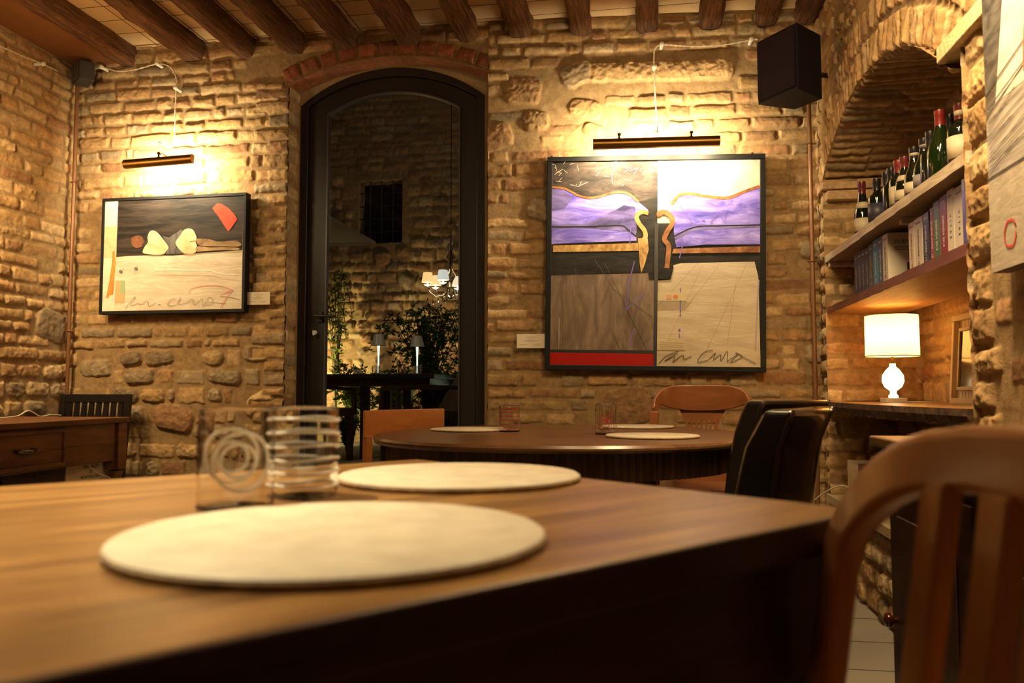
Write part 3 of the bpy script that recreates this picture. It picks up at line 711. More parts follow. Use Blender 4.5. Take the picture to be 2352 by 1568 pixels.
# parasol corner
pu = atY(745, 500, 7.6)
t = thing('parasol', 'corner of a pale canvas parasol at the left edge of the door glass', 'parasol', (pu.x - 1.05, 7.6, CZ))
zc_ = pu.z - CZ
mb = MB(); mb.add([(1.28, -.9, zc_ - .08), (1.28, .9, zc_ - .08), (-1.2, .9, zc_ - .08), (-1.2, -.9, zc_ - .08), (0, 0, zc_ + .5), (1.28, -.9, zc_ - .12), (1.28, .9, zc_ - .12), (-1.2, .9, zc_ - .12), (-1.2, -.9, zc_ - .12)],
                  [(0, 1, 4), (1, 2, 4), (2, 3, 4), (3, 0, 4), (0, 5, 6, 1), (1, 6, 7, 2), (2, 7, 8, 3), (3, 8, 5, 0)]); mb.build('canopy', M['canvas'], t, recalc=False)
mb = MB(); mb.tube([(0, 0, 0), (0, 0, zc_ + .5)], .025, 12); mb.build('pole', M['black'], t)
mb = MB(); cyl(mb, (0, 0, 0), .28, .26, .07); mb.build('base', M['black'], t)
# chandelier
ch = atY(1035, 660, 6.4)
t = thing('chandelier', 'crystal chandelier with small cream, grey and green shades, seen through the glass', 'chandelier', (ch.x, 6.4, ch.z))
mb = MB(); mb.tube([(0, 0, .1), (0, 0, 1.75)], .004, 6); mb.build('chain', M['brassdark'], t)
mb = MB(); mb.lathe([(.0001, -.1), (.02, -.09), (.035, -.05), (.015, 0), (.02, .05), (.045, .1), (.02, .14), (.012, .22), (.035, .25), (.012, .3), (.03, .34), (.0001, .4)], 20); mb.build('column', M['crystal'], t, smooth=True)
scol = [(1, .62, .25), (.6, .62, .55), (.62, .75, .25), (1, .45, .3), (.85, .7, .5), (1, .62, .3)]
for k in range(6):
    a = math.radians(205 + k * 60); c, s_ = math.cos(a), math.sin(a)
    mb = MB(); mb.tube([(c * q, s_ * q, z) for q, z in ((.02, 0), (.06, -.06), (.12, -.075), (.17, -.04), (.19, .02))], .006, 8); arm = mb.build('arm', M['crystal'], t, smooth=True)
    mb = MB(); mb.lathe([(.050, .035), (.036, .115)], 24, (c * .19, s_ * .19, 0)); mb.build('lamp_shade', emit('shade glow', scol[k], 1.0 if k != 2 else .35, scol[k]), arm, recalc=False)
    mb = MB(); mb.lathe([(.0001, .0), (.03, .015), (.0001, .012)], 16, (c * .19, s_ * .19, 0)); mb.tube([(c * .19, s_ * .19, .01), (c * .19, s_ * .19, .06)], .006, 8)
    mb.build('candle', emit('candle glow', (1, .75, .45), 6), arm)
    mb = MB()
    for j in range(3):
        q = .10 + .045 * j; zz = -.10 - .02 * (j % 2)
        mb = MB(); mb.lathe([(.0001, -.03), (.009, -.012), (.0001, .012)], 6, (c * q, s_ * q, zz))
        mb.build('crystal_drop', M['crystal'], arm)
mb = MB(); mb.box((-1.5, 6.4, ch.z + 1.79), (6.4, .1, .12)); o = mb.build('pergola_beam', M['black']); tag(o, 'dark beam over the courtyard holding the chandelier', 'beam')
for xx in (-4.6, 1.6):
    mb = MB(); mb.box((xx, 6.4, (CZ + ch.z + 1.73) / 2), (.1, .1, ch.z + 1.73 - CZ)); o = mb.build('pergola_post', M['black']); tag(o, 'dark post carrying the courtyard beam on the %s side' % ('left' if xx < 0 else 'right'), 'post')

# ------------------------------------------------------------------ foreground table and what lies on it
TZ = .75
A_ = Vector((-.368, 1.291, 0)); B_ = Vector((.207, .806, 0))          # far corner, right corner
e2 = (B_ - A_).normalized(); e1 = Vector((-e2.y, e2.x, 0)) * -1      # e2 along the short end, e1 along the length (towards the left)
if e1.x > 0: e1 = -e1
wT = (B_ - A_).length; LT = 1.9
ang = math.atan2(-e1.y, -e1.x)
t = thing('dining_table', 'large rectangular wooden dining table filling the foreground', 'table', (B_.x, B_.y, 0), ang)
# local frame: +x to the right end, y across; corner B at origin
Mi = Matrix.Rotation(-ang, 3, 'Z'); la = Mi @ (A_ - B_)
sy = 1 if la.y > 0 else -1
mb = MB(); n = 12
mb.box((-LT / 2, sy * wT / 2, TZ - .016), (LT, wT, .032)); mb.m = [1, 0, 1, 1, 1, 1]; mb.build('tabletop', [M['table'], M['table_edge_shade']], t, bevel=.004, seg=3)
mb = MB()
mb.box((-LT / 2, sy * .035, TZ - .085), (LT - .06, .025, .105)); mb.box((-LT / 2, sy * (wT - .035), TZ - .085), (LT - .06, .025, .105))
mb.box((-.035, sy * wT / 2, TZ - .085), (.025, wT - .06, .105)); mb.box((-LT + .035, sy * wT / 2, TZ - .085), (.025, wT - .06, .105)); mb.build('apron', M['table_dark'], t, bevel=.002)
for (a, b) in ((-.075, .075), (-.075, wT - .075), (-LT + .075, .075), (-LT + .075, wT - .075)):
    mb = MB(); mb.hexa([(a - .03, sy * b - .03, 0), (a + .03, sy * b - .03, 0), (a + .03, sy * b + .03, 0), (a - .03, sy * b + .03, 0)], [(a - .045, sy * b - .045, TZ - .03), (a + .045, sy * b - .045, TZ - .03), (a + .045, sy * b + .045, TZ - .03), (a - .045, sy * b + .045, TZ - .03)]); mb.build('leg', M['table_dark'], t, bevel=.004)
mb = MB(); mb.box((-LT / 2 - .02, sy * .09, .42), (LT - .36, .02, .44)); mb.build('side_panel', M['table_dark'], t, bevel=.003)

def placemat(cx, cy, z, r, label, rz, group, seed=1):
    t = thing('placemat', label, 'placemat', (cx, cy, z), rz, group)
    mb = MB(); mb.lathe([(.0001, .0020), (r - .006, .0020), (r - .0022, .0036), (r - .0015, .0068), (r - .004, .0085), (.0001, .0090)], 96); mb.build('disc', M['mat'], t, smooth='auto')
    mb = MB(); mb.lathe([(r - .010, .0), (r - .004, .0), (r - .0004, .0025), (r - .0002, .0055), (r - .0018, .0060), (r - .010, .003)], 96); mb.build('rim', M['matedge'], t, smooth=True)
    return t
p1 = onZ(742, 1248, TZ); p1 = Vector((-.2265, .575, 0))
placemat(p1.x, p1.y, TZ, .156, 'largest and nearest round cream placemat, in front of the white swirl glass', .4, 'placemats on the foreground table')
placemat(-.2305, 1.000, TZ, .152, 'round cream placemat behind the nearest one, right of the white ringed glass', 1.4, 'placemats on the foreground table')
q = onZ(540, 1178, TZ); gdir = (Vector((q.x, q.y, 0))).normalized()
tumbler('tumbler', 'clear tumbler with white looping swirl on the foreground table', 'tumblers on the foreground table', (q.x + gdir.x * .036, q.y + gdir.y * .036, TZ), .0355, .0945, M['whitetrail'], 'swirl', math.atan2(-gdir.x, gdir.y) )
q = onZ(700, 1150, TZ); gdir = (Vector((q.x, q.y, 0))).normalized()
tumbler('tumbler', 'clear tumbler with white rings beside the swirl glass', 'tumblers on the foreground table', (q.x + gdir.x * .034, q.y + gdir.y * .034, TZ), .0335, .0942, M['whitetrail'], 'rings')

# ------------------------------------------------------------------ oval table
RZ_ = .711; OC = Vector((-.30, 2.97, 0)); OA, OB = .735, .655
t = thing('oval_table', 'large oval wooden table with reeded apron behind the foreground table', 'table', (OC.x, OC.y, 0), 0)
def oval(f, n=96, ea=OA, eb=OB, k=2.25):
    out = []
    for j in range(n):
        a = 2 * math.pi * j / n; c, s_ = math.cos(a), math.sin(a)
        out.append((f * eb * math.copysign(abs(c) ** (2 / k), c), f * ea * math.copysign(abs(s_) ** (2 / k), s_)))
    return out
mb = MB(); L_ = [(1, -.022), (1.008, -.014), (1.008, -.008), (1.0, 0)]
rings = [oval(f) for f, _ in L_]; n = 96
vs = [(x, y, RZ_ + L_[i][1]) for i, r in enumerate(rings) for x, y in r]
fs = [tuple(range(n))[::-1], tuple(3 * n + j for j in range(n))] + [(i * n + j, i * n + (j + 1) % n, (i + 1) * n + (j + 1) % n, (i + 1) * n + j) for i in range(3) for j in range(n)]
mb.add(vs, fs); mb.build('tabletop', M['round_top'], t, smooth='auto')
nr = 170; base = oval(.93, nr)
pts = []
for j, (x, y) in enumerate(base):
    pts.append((x, y));
    x2, y2 = base[(j + 1) % nr]; mx_, my_ = (x + x2) / 2, (y + y2) / 2; L = math.hypot(mx_, my_); pts.append((mx_ * (1 + .009 / L), my_ * (1 + .009 / L)))
mb = MB(); mb.prism(pts, RZ_ - .105, RZ_ - .02); mb.build('apron', M['reed'], t)
for a in range(4):
    aa = math.radians(45 + 90 * a); mb = MB(); mb.tube([(.42 * math.cos(aa), .48 * math.sin(aa), RZ_ - .03), (.46 * math.cos(aa), .52 * math.sin(aa), 0)], [.04, .025], 16); mb.build('leg', M['round_top'], t, smooth='auto')
for (px, py, lb, rz) in ((1080, 986, 'round cream placemat on the left of the oval table, beside the red ringed glass', 0), (1498, 1001, 'round cream placemat on the right of the oval table, nearer of the two there', 2), (1463, 979.5, 'round cream placemat on the far right of the oval table, behind the red motif glasses', 1)):
    q = onZ(px, py, RZ_ + .004); placemat(q.x, q.y, RZ_, .155, lb, rz, 'placemats on the oval table')
for (px, py, lb, st, h) in ((1170, 992, 'clear tumbler with red rings on the oval table', 'rings', .099), (1392, 998, 'nearer clear tumbler with a red knot motif on the oval table', 'knot', .104), (1390, 987, 'farther clear tumbler standing just behind the red knot tumbler', 'thin', .103)):
    q = onZ(px, py, RZ_); gd = Vector((q.x, q.y, 0)).normalized()
    tumbler('tumbler', lb, 'tumblers on the oval table', (q.x + gd.x * .035, q.y + gd.y * .035, RZ_), .0385 if st != 'thin' else .034, h, M['redtrail'], st, math.atan2(-gd.x, gd.y))

# ------------------------------------------------------------------ chairs
def legs(t, pts, mat, w0=.035, w1=.026, top=.43):
    for (x, y, dx, dy) in pts:
        mb = MB(); mb.hexa([(x + dx - w1 / 2, y + dy - w1 / 2, 0), (x + dx + w1 / 2, y + dy - w1 / 2, 0), (x + dx + w1 / 2, y + dy + w1 / 2, 0), (x + dx - w1 / 2, y + dy + w1 / 2, 0)],
                           [(x - w0 / 2, y - w0 / 2, top), (x + w0 / 2, y - w0 / 2, top), (x + w0 / 2, y + w0 / 2, top), (x - w0 / 2, y + w0 / 2, top)]); mb.build('leg', mat, t, bevel=.004)
# orange panel-back chair (local: faces -y, back at +y)
ca = G(-.60, 3.12, 0); cb = G(-.345, 3.62, 0)
def from_px(px, dep, z): return G((px - 1176) / FOC * dep, dep, z)
ca = from_px(838, 3.2, 0); cb = from_px(1020, 3.6, 0)
mid = (ca + cb) / 2; dv = (cb - ca); rz = math.atan2(dv.y, dv.x); wch = dv.length
zt = .86 - 41 / FOC * 3.3
t = thing('dining_chair', 'orange varnished chair with a solid curved back panel, left behind the oval table', 'chair', (mid.x, mid.y, 0), rz)
sgn = -1   # seat lies on the table side
mb = MB(); N = 14
path = [(-wch / 2 + wch * i / N, .03 * (1 - (2 * i / N - 1) ** 2) * -sgn, zt - .055) for i in range(N + 1)]
mb.sweep(path, [(0, 1, 0)] * len(path), .11, .016); mb.build('backrest', M['orange'], t, bevel=.006, seg=3)
for s_ in (-1, 1):
    mb = MB(); mb.sweep([(s_ * (wch / 2 - .02), 0, zt - .10), (s_ * (wch / 2 - .02), -.0 * sgn, .5), (s_ * (wch / 2 - .02), .02, .45), (s_ * (wch / 2 - .02), .04, 0)], (0, 1, 0), .034, .026); mb.build('rear_leg', M['orange'], t, bevel=.004)
mb = MB(); mb.box((0, sgn * .20, .445), (wch, .40, .03)); mb.build('seat', M['orange'], t, bevel=.01)
legs(t, [(-wch / 2 + .03, sgn * .36, 0, 0), (wch / 2 - .03, sgn * .36, 0, 0)], M['orange'])

# captain's chair
cc = onY(1612, 1000, 3.78); wc = .43
pl_, pr_ = onY(1503, 960, 3.62), onY(1722, 960, 3.62)
cx = (pl_.x + pr_.x) / 2; hwc = (pr_.x - pl_.x) / 2; zt2 = onY(1612, 884, 3.80).z
t = thing('captains_chair', 'reddish wooden armchair with rounded back and slotted splat behind the oval table', 'chair', (cx, 3.62, 0), math.radians(-5))
mb = MB(); N = 40; path = []; wds = []
# back and arms: one bent band seen from the front as an inverted U, high in the middle
for i in range(N + 1):
    s_ = -1 + 2 * i / N; a = s_ * math.pi / 2
    x = hwc * math.copysign(abs(math.sin(a)) ** .75, math.sin(a)); y = .17 * math.cos(a) ** .8 if math.cos(a) > 0 else 0
    z = zt2 - .004 - .085 * abs(s_) ** 3.2 - .03
    path.append((x, y, z)); wds.append(.118 - .075 * min(1, abs(s_) * 1.25) ** 2)
path2 = [(p_[0], p_[1], zt2 - (wds[i] / 2) - .095 * abs(-1 + 2 * i / N) ** 3.0) for i, p_ in enumerate(path)]
faces_ = [Vector((p_[0] * .6, p_[1] + .05, 0)).normalized() for p_ in path]
mb.sweep(path2, faces_, wds, .018); mb.build('back_rail', M['captain'], t, bevel=.005, seg=3)
for s_ in (-1, 1):
    e_ = path2[0] if s_ < 0 else path2[-1]
    mb = MB(); mb.sweep([e_, (e_[0] + s_ * .004, e_[1] - .005, e_[2] - .06), (e_[0] + s_ * .012, e_[1] - .01, .62), (e_[0] - s_ * .0, e_[1] + .0, .44)], (0, 1, 0), .042, .03); mb.build('arm_post', M['captain'], t, bevel=.006)
# hourglass splat with slots: vertical fingers at top and bottom
zs0, zs1 = .46, zt2 - .10
def splat_w(z):
    q = (z - zs0) / (zs1 - zs0); return .058 + .055 * abs(2 * q - 1.05) ** 1.5
mb = MB()
zz = list(np.linspace(.60, .665, 6))
def sp(x, z): return (x, .155 - .03 * ((z - zs0) / (zs1 - zs0)) * -1, z)
ztop = zs1 - .055; zlow = .58
for (za, zb) in ((zlow, ztop - .07), (zs1 - .06, zs1 + .02), (zs0 - .02, zs0 + .02)):
    poly = [(-splat_w(z), z) for z in np.linspace(za, zb, 8)] + [(splat_w(z), z) for z in np.linspace(zb, za, 8)]
    mb.prism(poly, -.006, .006, fn=lambda x, z, d: (sp(x, z)[0], sp(x, z)[1] + d, z))
for (za, zb) in ((ztop - .072, zs1 - .058), (zs0 + .018, zlow + .002)):
    for k in range(7):
        f0 = -1 + 2 * (k + .06) / 7; f1 = -1 + 2 * (k + .56 + (.28 if k == 6 else 0)) / 7
        pts_ = [(f0 * splat_w(z), z) for z in np.linspace(za, zb, 5)] + [(f1 * splat_w(z), z) for z in np.linspace(zb, za, 5)]
        mb.prism(pts_, -.006, .006, fn=lambda x, z, d: (sp(x, z)[0], sp(x, z)[1] + d, z))
mb.build('splat', M['captain'], t)
mb = MB(); mb.lathe([(.0001, 0), (.20, 0), (.215, .012), (.21, .03), (.0001, .026)], 48, (0, -.02, .43), sy=1.0); mb.build('seat', M['captain'], t, smooth='auto')
legs(t, [(-.15, -.16, -.05, -.04), (.15, -.16, .05, -.04), (-.15, .12, -.05, .05), (.15, .12, .05, .05)], M['captain'])

# leather chairs (local: faces +x... back plane along y)
def leather_chair(c, rz, h, label):
    t = thing('leather_chair', label, 'chair', c, rz, 'black leather high back chairs')
    wd = .43
    # back: profile in x (thickness) z, curved backwards towards the top (-x is the rear)
    prof = [(-.02, .40, .10), (-.025, .52, .095), (-.04, .64, .085), (-.062, .75, .075), (-.085, h - .035, .066), (-.098, h - .008, .060)]
    vs = []; fs = []
    ws = [.20, .202, .205, .208, .213, .216]; NY = 10
    for k, (x, z, th) in enumerate(prof):
        for sgn_ in (1, -1):
            for j in range(NY + 1):
                y = -ws[k] + 2 * ws[k] * j / NY; bow = .02 * (1 - (2 * j / NY - 1) ** 2)
                vs.append((x + sgn_ * th / 2 - bow * (1 if sgn_ < 0 else .6), y, z))
    q = NY + 1; K = len(prof)
    for k in range(K - 1):
        o_ = k * 2 * q
        for j in range(NY): fs += [(o_ + j, o_ + j + 1, o_ + 2 * q + j + 1, o_ + 2 * q + j), (o_ + q + j, o_ + 3 * q + j, o_ + 3 * q + j + 1, o_ + q + j + 1)]
        fs += [(o_, o_ + 2 * q, o_ + 3 * q, o_ + q), (o_ + q - 1, o_ + 2 * q - 1, o_ + 4 * q - 1, o_ + 3 * q - 1)]
    o_ = (K - 1) * 2 * q
    for j in range(NY): fs += [(j, q + j, q + j + 1, j + 1), (o_ + j, o_ + j + 1, o_ + q + j + 1, o_ + q + j)]
    mb = MB(); mb.add(vs, fs); mb.build('backrest', M['leather'], t, bevel=.014, seg=4)
    mb = MB()
    for s_ in (-1, 1):
        mb = MB(); mb.tube([(p_[0] - p_[2] / 2 + .004, s_ * (ws[i] - .004), p_[1]) for i, p_ in enumerate(prof)], .0035, 8)
        mb.build('piping', M['leather_red'], t, smooth=True)
    mb = MB(); mb.box((.20, 0, .43), (.44, .43, .10)); mb.build('seat', M['leather'], t, bevel=.02, seg=4)
    legs(t, [(.38, -.18, 0, 0), (.38, .18, 0, 0), (.0, -.18, -.03, 0), (.0, .18, -.03, 0)], M['blackwood'], top=.39)
    return t
cN = from_px(1735, 1.78, 0)
leather_chair((cN.x, cN.y, 0), math.radians(9.3 + 149), .834, 'nearer black leather chair, seen from its side and rear, right of the oval table')
cF = from_px(1742, 2.42, 0)
leather_chair((cF.x, cF.y, 0), math.radians(9.3 + 136), .845, 'farther black leather chair, mostly hidden behind the nearer one')

# foreground chair with bent hoop back and slats
fa = G(.238, .69, 0); fb = G(.182, .27, 0); mid = (fa + fb) / 2; dv = fb - fa; rz = math.atan2(dv.y, dv.x); wf = dv.length
t = thing('slat_back_chair', 'honey coloured wooden chair with a bent hoop back and vertical slats, close on the right', 'chair', (mid.x, mid.y, 0), rz)
# local x: far post -> near post ; seat side: local -y or +y?
seat = (G(0, .7, 0) - mid); sd = 1 if (Matrix.Rotation(-rz, 3, 'Z') @ seat).y > 0 else -1
HT = .831
def hoop(x, z):  # back offset: bowed in the middle, leaning back with height
    return -sd * (.055 * (1 - (2 * x / wf) ** 2) + .14 * max(0, z - .45))
path = []
for z in np.linspace(.44, HT - .115, 10): path.append((-wf / 2 - .004 * (z - .6) , z))
for a in np.linspace(0, math.pi / 2, 10)[1:]: path.append((-wf / 2 + .105 * (1 - math.cos(a)), HT - .115 + .095 * math.sin(a)))
for x in np.linspace(-wf / 2 + .105, wf / 2 - .105, 12)[1:]: path.append((x, HT - .02 + .004 * math.cos(x / wf * math.pi)))
R2 = [(-x, z) for x, z in path[:19]][::-1][1:]
path = path + R2
P3 = [(x, hoop(x, z), z) for x, z in path]
wds = []
for i, (x, z) in enumerate(path): wds.append(.041 + .008 * max(0, math.cos(x / wf * math.pi)))
mb = MB(); mb.sweep(P3, (0, 1, 0), wds, .024); mb.build('hoop_back', M['chairwood'], t, bevel=.009, seg=4)
for k in range(3):
    x = -wf / 2 + .098 + .066 * k
    pth = [(x * (1 - .12 * (HT - z)), hoop(x, z) + sd * .004, z) for z in np.linspace(.45, HT - .035, 10)]
    mb = MB(); mb.sweep(pth, (0, 1, 0), .040, .016); mb.build('slat', M['chairwood'], t, bevel=.004, seg=3)
mb = MB(); mb.box((0, sd * .19, .44), (wf + .01, .42, .034)); mb.build('seat', M['chairwood'], t, bevel=.012, seg=3)
legs(t, [(-wf / 2 + .02, -sd * .005, 0, -sd * .05), (wf / 2 - .02, -sd * .005, 0, -sd * .05), (-wf / 2 + .03, sd * .37, 0, 0), (wf / 2 - .03, sd * .37, 0, 0)], M['chairwood'], .036, .028)

# ------------------------------------------------------------------ left desk, black chair, crates
dz = .735
d1 = onZ(0, 973, dz); d2 = onZ(300, 957, dz); dv = (d2 - d1).normalized(); rz = math.atan2(dv.y, dv.x) - math.pi / 2
LD = 1.75; WD = .60
t = thing('writing_desk', 'antique dark wooden desk with a drawer, against the left wall', 'desk', (d2.x, d2.y, 0), rz)
# local: x=0 front edge (+x room side), y=0 right end; extends to -y, -x
mb = MB(); mb.box((-WD / 2, -LD / 2, dz - .013), (WD, LD, .026)); mb.build('desktop', M['desk'], t, bevel=.005, seg=2)
ah = .185
mb = MB(); mb.box((-.035, -LD / 2 + .01, dz - .026 - ah / 2), (.022, LD - .20, ah)); mb.box((-WD + .035, -LD / 2, dz - .026 - ah / 2), (.022, LD - .12, ah))
mb.box((-WD / 2, -.045, dz - .026 - ah / 2), (WD - .10, .022, ah)); mb.box((-WD / 2, -LD + .045, dz - .026 - ah / 2), (WD - .10, .022, ah)); mb.build('apron', M['desk'], t, bevel=.002)
for (a, b) in ((-.045, -.045), (-WD + .045, -.045), (-.045, -LD + .045), (-WD + .045, -LD + .045)):
    mb = MB(); mb.box((a, b, dz - .026 - .115), (.07, .07, .23)); mb.lathe([(.0001, 0), (.018, 0), (.02, .05), (.03, .30), (.022, .36), (.034, .39), (.034, .41), (.026, .43), (.036, .47), (.0001, .48)], 20, (a, b, 0)); mb.build('leg', M['desk'], t, bevel=.003)
dy1 = onX(131, 1020, d2.x - .02).y - d2.y; yh = onX(30, 1022, d2.x - .02).y - d2.y; dy0 = 2 * yh - dy1   # drawer
def ypx(px): 
    f = (onZ(px, 1000, dz) ); return None
mb = MB(); mb.box((-.024, (dy0 + dy1) / 2, dz - .026 - .092), (.012, dy1 - dy0, .135)); dr = mb.build('drawer', M['desk'], t, bevel=.002)
mb = MB()
for (yy, zz_, a, b) in (((dy0 + dy1) / 2, dz - .045, dy1 - dy0 + .02, .018), ((dy0 + dy1) / 2, dz - .192, dy1 - dy0 + .02, .018), (dy1 + .004, dz - .118, .018, .15), (dy0 - .004, dz - .118, .018, .15)): mb.box((-.018, yy, zz_), (.018, a, b))
mb.build('moulding', M['desk'], dr, bevel=.005)
mb = MB(); mb.tube([(-.02, yh - .05, dz - .115), (.004, yh - .045, dz - .12), (.010, yh, dz - .123), (.004, yh + .045, dz - .116), (-.02, yh + .05, dz - .112)], [.005, .008, .010, .008, .005], 10); mb.build('handle', M['pull'], dr, smooth=True)
# white cable over the desk
cpts = []
for (px, py, hgt) in ((-60, 962, .004), (0, 961, .004), (40, 955, .01), (66, 943, .05), (92, 957, .008), (118, 952, .02), (140, 958, .004)):
    q = onX(px, py, -3.02); cpts.append((q.x, q.y, max(dz + .003, q.z)))
mb = MB(); mb.tube(catmull(cpts, 8), .003, 6); o = mb.build('power_cable', M['wire'], smooth=True); tag(o, 'thin white cable lying across the back of the antique desk', 'cable')
c0 = d2 + Vector((-.03, -.16, 0)); 
pts_ = [onX(q_[0], q_[1], d2.x - .05) for q_ in ((196, 1040), (205, 1068), (225, 1086), (250, 1096), (275, 1110))]; pts_.append(Vector((pts_[-1].x, pts_[-1].y + .05, .3))); pts_.append(Vector((pts_[-1].x, pts_[-1].y + .1, .003))); pts_.insert(0, Vector((pts_[0].x, pts_[0].y, dz - .1)))
mb = MB(); mb.tube(catmull(pts_, 8), .0025, 6); o = mb.build('power_cable', M['wire'], smooth=True); tag(o, 'thin white cable hanging under the antique desk in front of the wine crates', 'cable')

# black slatted chair
pl_, pr_ = onY(141, 930, 3.90), onY(300, 930, 3.90); cx = (pl_.x + pr_.x) / 2; hw = (pr_.x - pl_.x) / 2; zt3 = onY(220, 905, 3.93).z
t = thing('black_chair', 'black slatted wooden chair tucked behind the antique desk', 'chair', (cx - .035, 3.90, 0), 0)
def lean(z): return .10 * (z - .45)
mb = MB(); mb.hexa([(-hw + .01, lean(zt3 - .045), zt3 - .045), (hw - .01, lean(zt3 - .045), zt3 - .045), (hw - .01, lean(zt3 - .045) + .022, zt3 - .045), (-hw + .01, lean(zt3 - .045) + .022, zt3 - .045)],
                   [(-hw + .0, lean(zt3), zt3), (hw, lean(zt3), zt3), (hw, lean(zt3) + .022, zt3), (-hw, lean(zt3) + .022, zt3)]); mb.build('top_rail', M['blackwood'], t, bevel=.003)
for s_ in (-1, 1):
    mb = MB(); mb.sweep([(s_ * (hw - .014), lean(0) + .06, 0), (s_ * (hw - .014), lean(.45) + .01, .45), (s_ * (hw - .012), lean(zt3) + .011, zt3)], (0, 1, 0), .03, .03); mb.build('rear_leg', M['blackwood'], t, bevel=.003)
for k in range(8):
    x = -hw + .03 + (2 * hw - .06) * (k + .5) / 8; mb = MB(); mb.sweep([(x, lean(.5) + .011, .50), (x, lean(zt3 - .03) + .011, zt3 - .03)], (0, 1, 0), .026, .012); mb.build('slat', M['blackwood'], t)
mb = MB(); mb.box((0, lean(.5) + .011, .50), (2 * hw - .03, .02, .04)); mb.build('lower_rail', M['blackwood'], t)
mb = MB(); mb.box((0, -.095, .445), (2 * hw, .25, .03)); mb.build('seat', M['blackwood'], t, bevel=.005)
legs(t, [(-hw + .02, -.20, 0, 0), (hw - .02, -.20, 0, 0)], M['blackwood'])

# wine crates under the desk (stacked)
def crate(c, size, rz, mat, lines, ink, label, tsize, toff=0):
    t = thing('wine_crate', label, 'crate', c, rz, None)
    w_, d_, h_ = size
    mb = MB(); mb.box((0, -d_ / 2 + .006, h_ / 2), (w_, .012, h_)); mb.box((0, d_ / 2 - .006, h_ / 2), (w_, .012, h_)); mb.box((-w_ / 2 + .006, 0, h_ / 2), (.012, d_ - .024, h_)); mb.box((w_ / 2 - .006, 0, h_ / 2), (.012, d_ - .024, h_)); mb.box((0, 0, .006), (w_ - .024, d_ - .024, .012)); mb.build('body', mat, t, bevel=.0015)
    mb = MB(); mb.box((0, 0, h_ + .005), (w_, d_, .010)); mb.build('lid', mat, t, bevel=.0015)
    for k, s in enumerate(lines):
        text(s, tsize, ink, t, (toff, -d_ / 2 - .0006, h_ - .074 - k * tsize * 1.15), Matrix.Rotation(math.pi / 2, 3, 'X'))
    return t
XCR = d2.x - .09
qa_, qb_, qc_ = onX(4, 1080, XCR).y, onX(151, 1070, XCR).y, onX(250, 1062, XCR).y
hU = .20; z0u = dz - .026 - .185 + .05 - hU
YM = (qb_ + qc_) / 2
crate((XCR - .15, YM, 0), (qc_ - qb_ - .006, .30, z0u - .012), math.pi / 2, M['crate'], [], M['ink'], 'pale pine wine crate at the bottom, under the lettered pine crate', .03)
crate((XCR - .15, YM, z0u), (qc_ - qb_ - .006, .30, hU), math.pi / 2, M['crate'], ['BRUNELLO', 'DI', 'MONTALCINO'], M['ink'], 'pale pine wine crate with small black lettering under the desk', .021, .02)
YM = (qa_ + qb_) / 2
crate((XCR - .15, YM, 0), (qb_ - qa_ - .006, .30, z0u - .012), math.pi / 2, M['cratedark'], [], M['ink'], 'black wine crate at the bottom, under the lettered black crate', .03)
crate((XCR - .15, YM, z0u), (qb_ - qa_ - .006, .30, hU), math.pi / 2, M['cratedark'], ['VAL DI SUGA'], plain('black print', (.004, .003, .003), .25), 'black stained wine crate with dark lettering under the desk', .030)

# ------------------------------------------------------------------ paintings
def q_uv(p, TL, TR, BR, BL):
    u = v = .5
    for _ in range(30):
        top = (TL[0] + (TR[0] - TL[0]) * u, TL[1] + (TR[1] - TL[1]) * u); bot = (BL[0] + (BR[0] - BL[0]) * u, BL[1] + (BR[1] - BL[1]) * u)
        v += (p[1] - (top[1] + (bot[1] - top[1]) * v)) / (bot[1] - top[1])
        le = (TL[0] + (BL[0] - TL[0]) * v); ri = (TR[0] + (BR[0] - TR[0]) * v); u += (p[0] - (le + (ri - le) * u)) / (ri - le)
    return u, 1 - v
class Art:
    """layers of paint on a canvas: local x across, z up, facing -y"""
    def __init__(s, W, H, quad): s.W, s.H, s.q, s.mb, s.mats, s.k = W, H, quad, MB(), [], 0
    def mi(s, m):
        if m not in s.mats: s.mats.append(m)
        return s.mats.index(m)
    def P(s, p):
        u, v = q_uv(p, *s.q); return ((min(max(u, 0), 1) - .5) * s.W, (min(max(v, 0), 1) - .5) * s.H)
    def full(s, m): s.k += 1; W, H = s.W / 2, s.H / 2; s.mb.add([(-W, 0, -H), (W, 0, -H), (W, 0, H), (-W, 0, H)], [(0, 1, 2, 3)], s.mi(m))
    def poly(s, pts, m, smooth=False, thick=0):
        pts = [s.P(p) for p in pts]
        if smooth: pts = [(v.x, v.y) for v in catmull([(a, b, 0) for a, b in pts], 6, True)]
        y = -.0003 * s.k - thick; s.k += 1
        s.mb.add([(a, y, b) for a, b in pts], [tuple(range(len(pts)))], s.mi(m))
    def line(s, pts, w_, m, smooth=True):
        """painted stroke; w_ in metres"""
        pts = [Vector((*s.P(p), 0)) for p in pts]
        if smooth and len(pts) > 2: pts = catmull(pts, 6)
        y = -.0003 * s.k - .0002; s.k += .2; vs = []; n = len(pts)
        for i, p in enumerate(pts):
            d = (pts[min(i + 1, n - 1)] - pts[max(i - 1, 0)]); d = d.normalized() if d.length > 1e-9 else Vector((1, 0, 0)); nn = Vector((-d.y, d.x, 0)) * w_ / 2
            vs += [(p.x + nn.x, y, p.y + nn.y), (p.x - nn.x, y, p.y - nn.y)]
        s.mb.add(vs, [(2 * i, 2 * i + 1, 2 * i + 3, 2 * i + 2) for i in range(n - 1)], s.mi(m))
    def build(s, name, parent):
        o = s.mb.build(name, s.mats, parent, recalc=False); return o
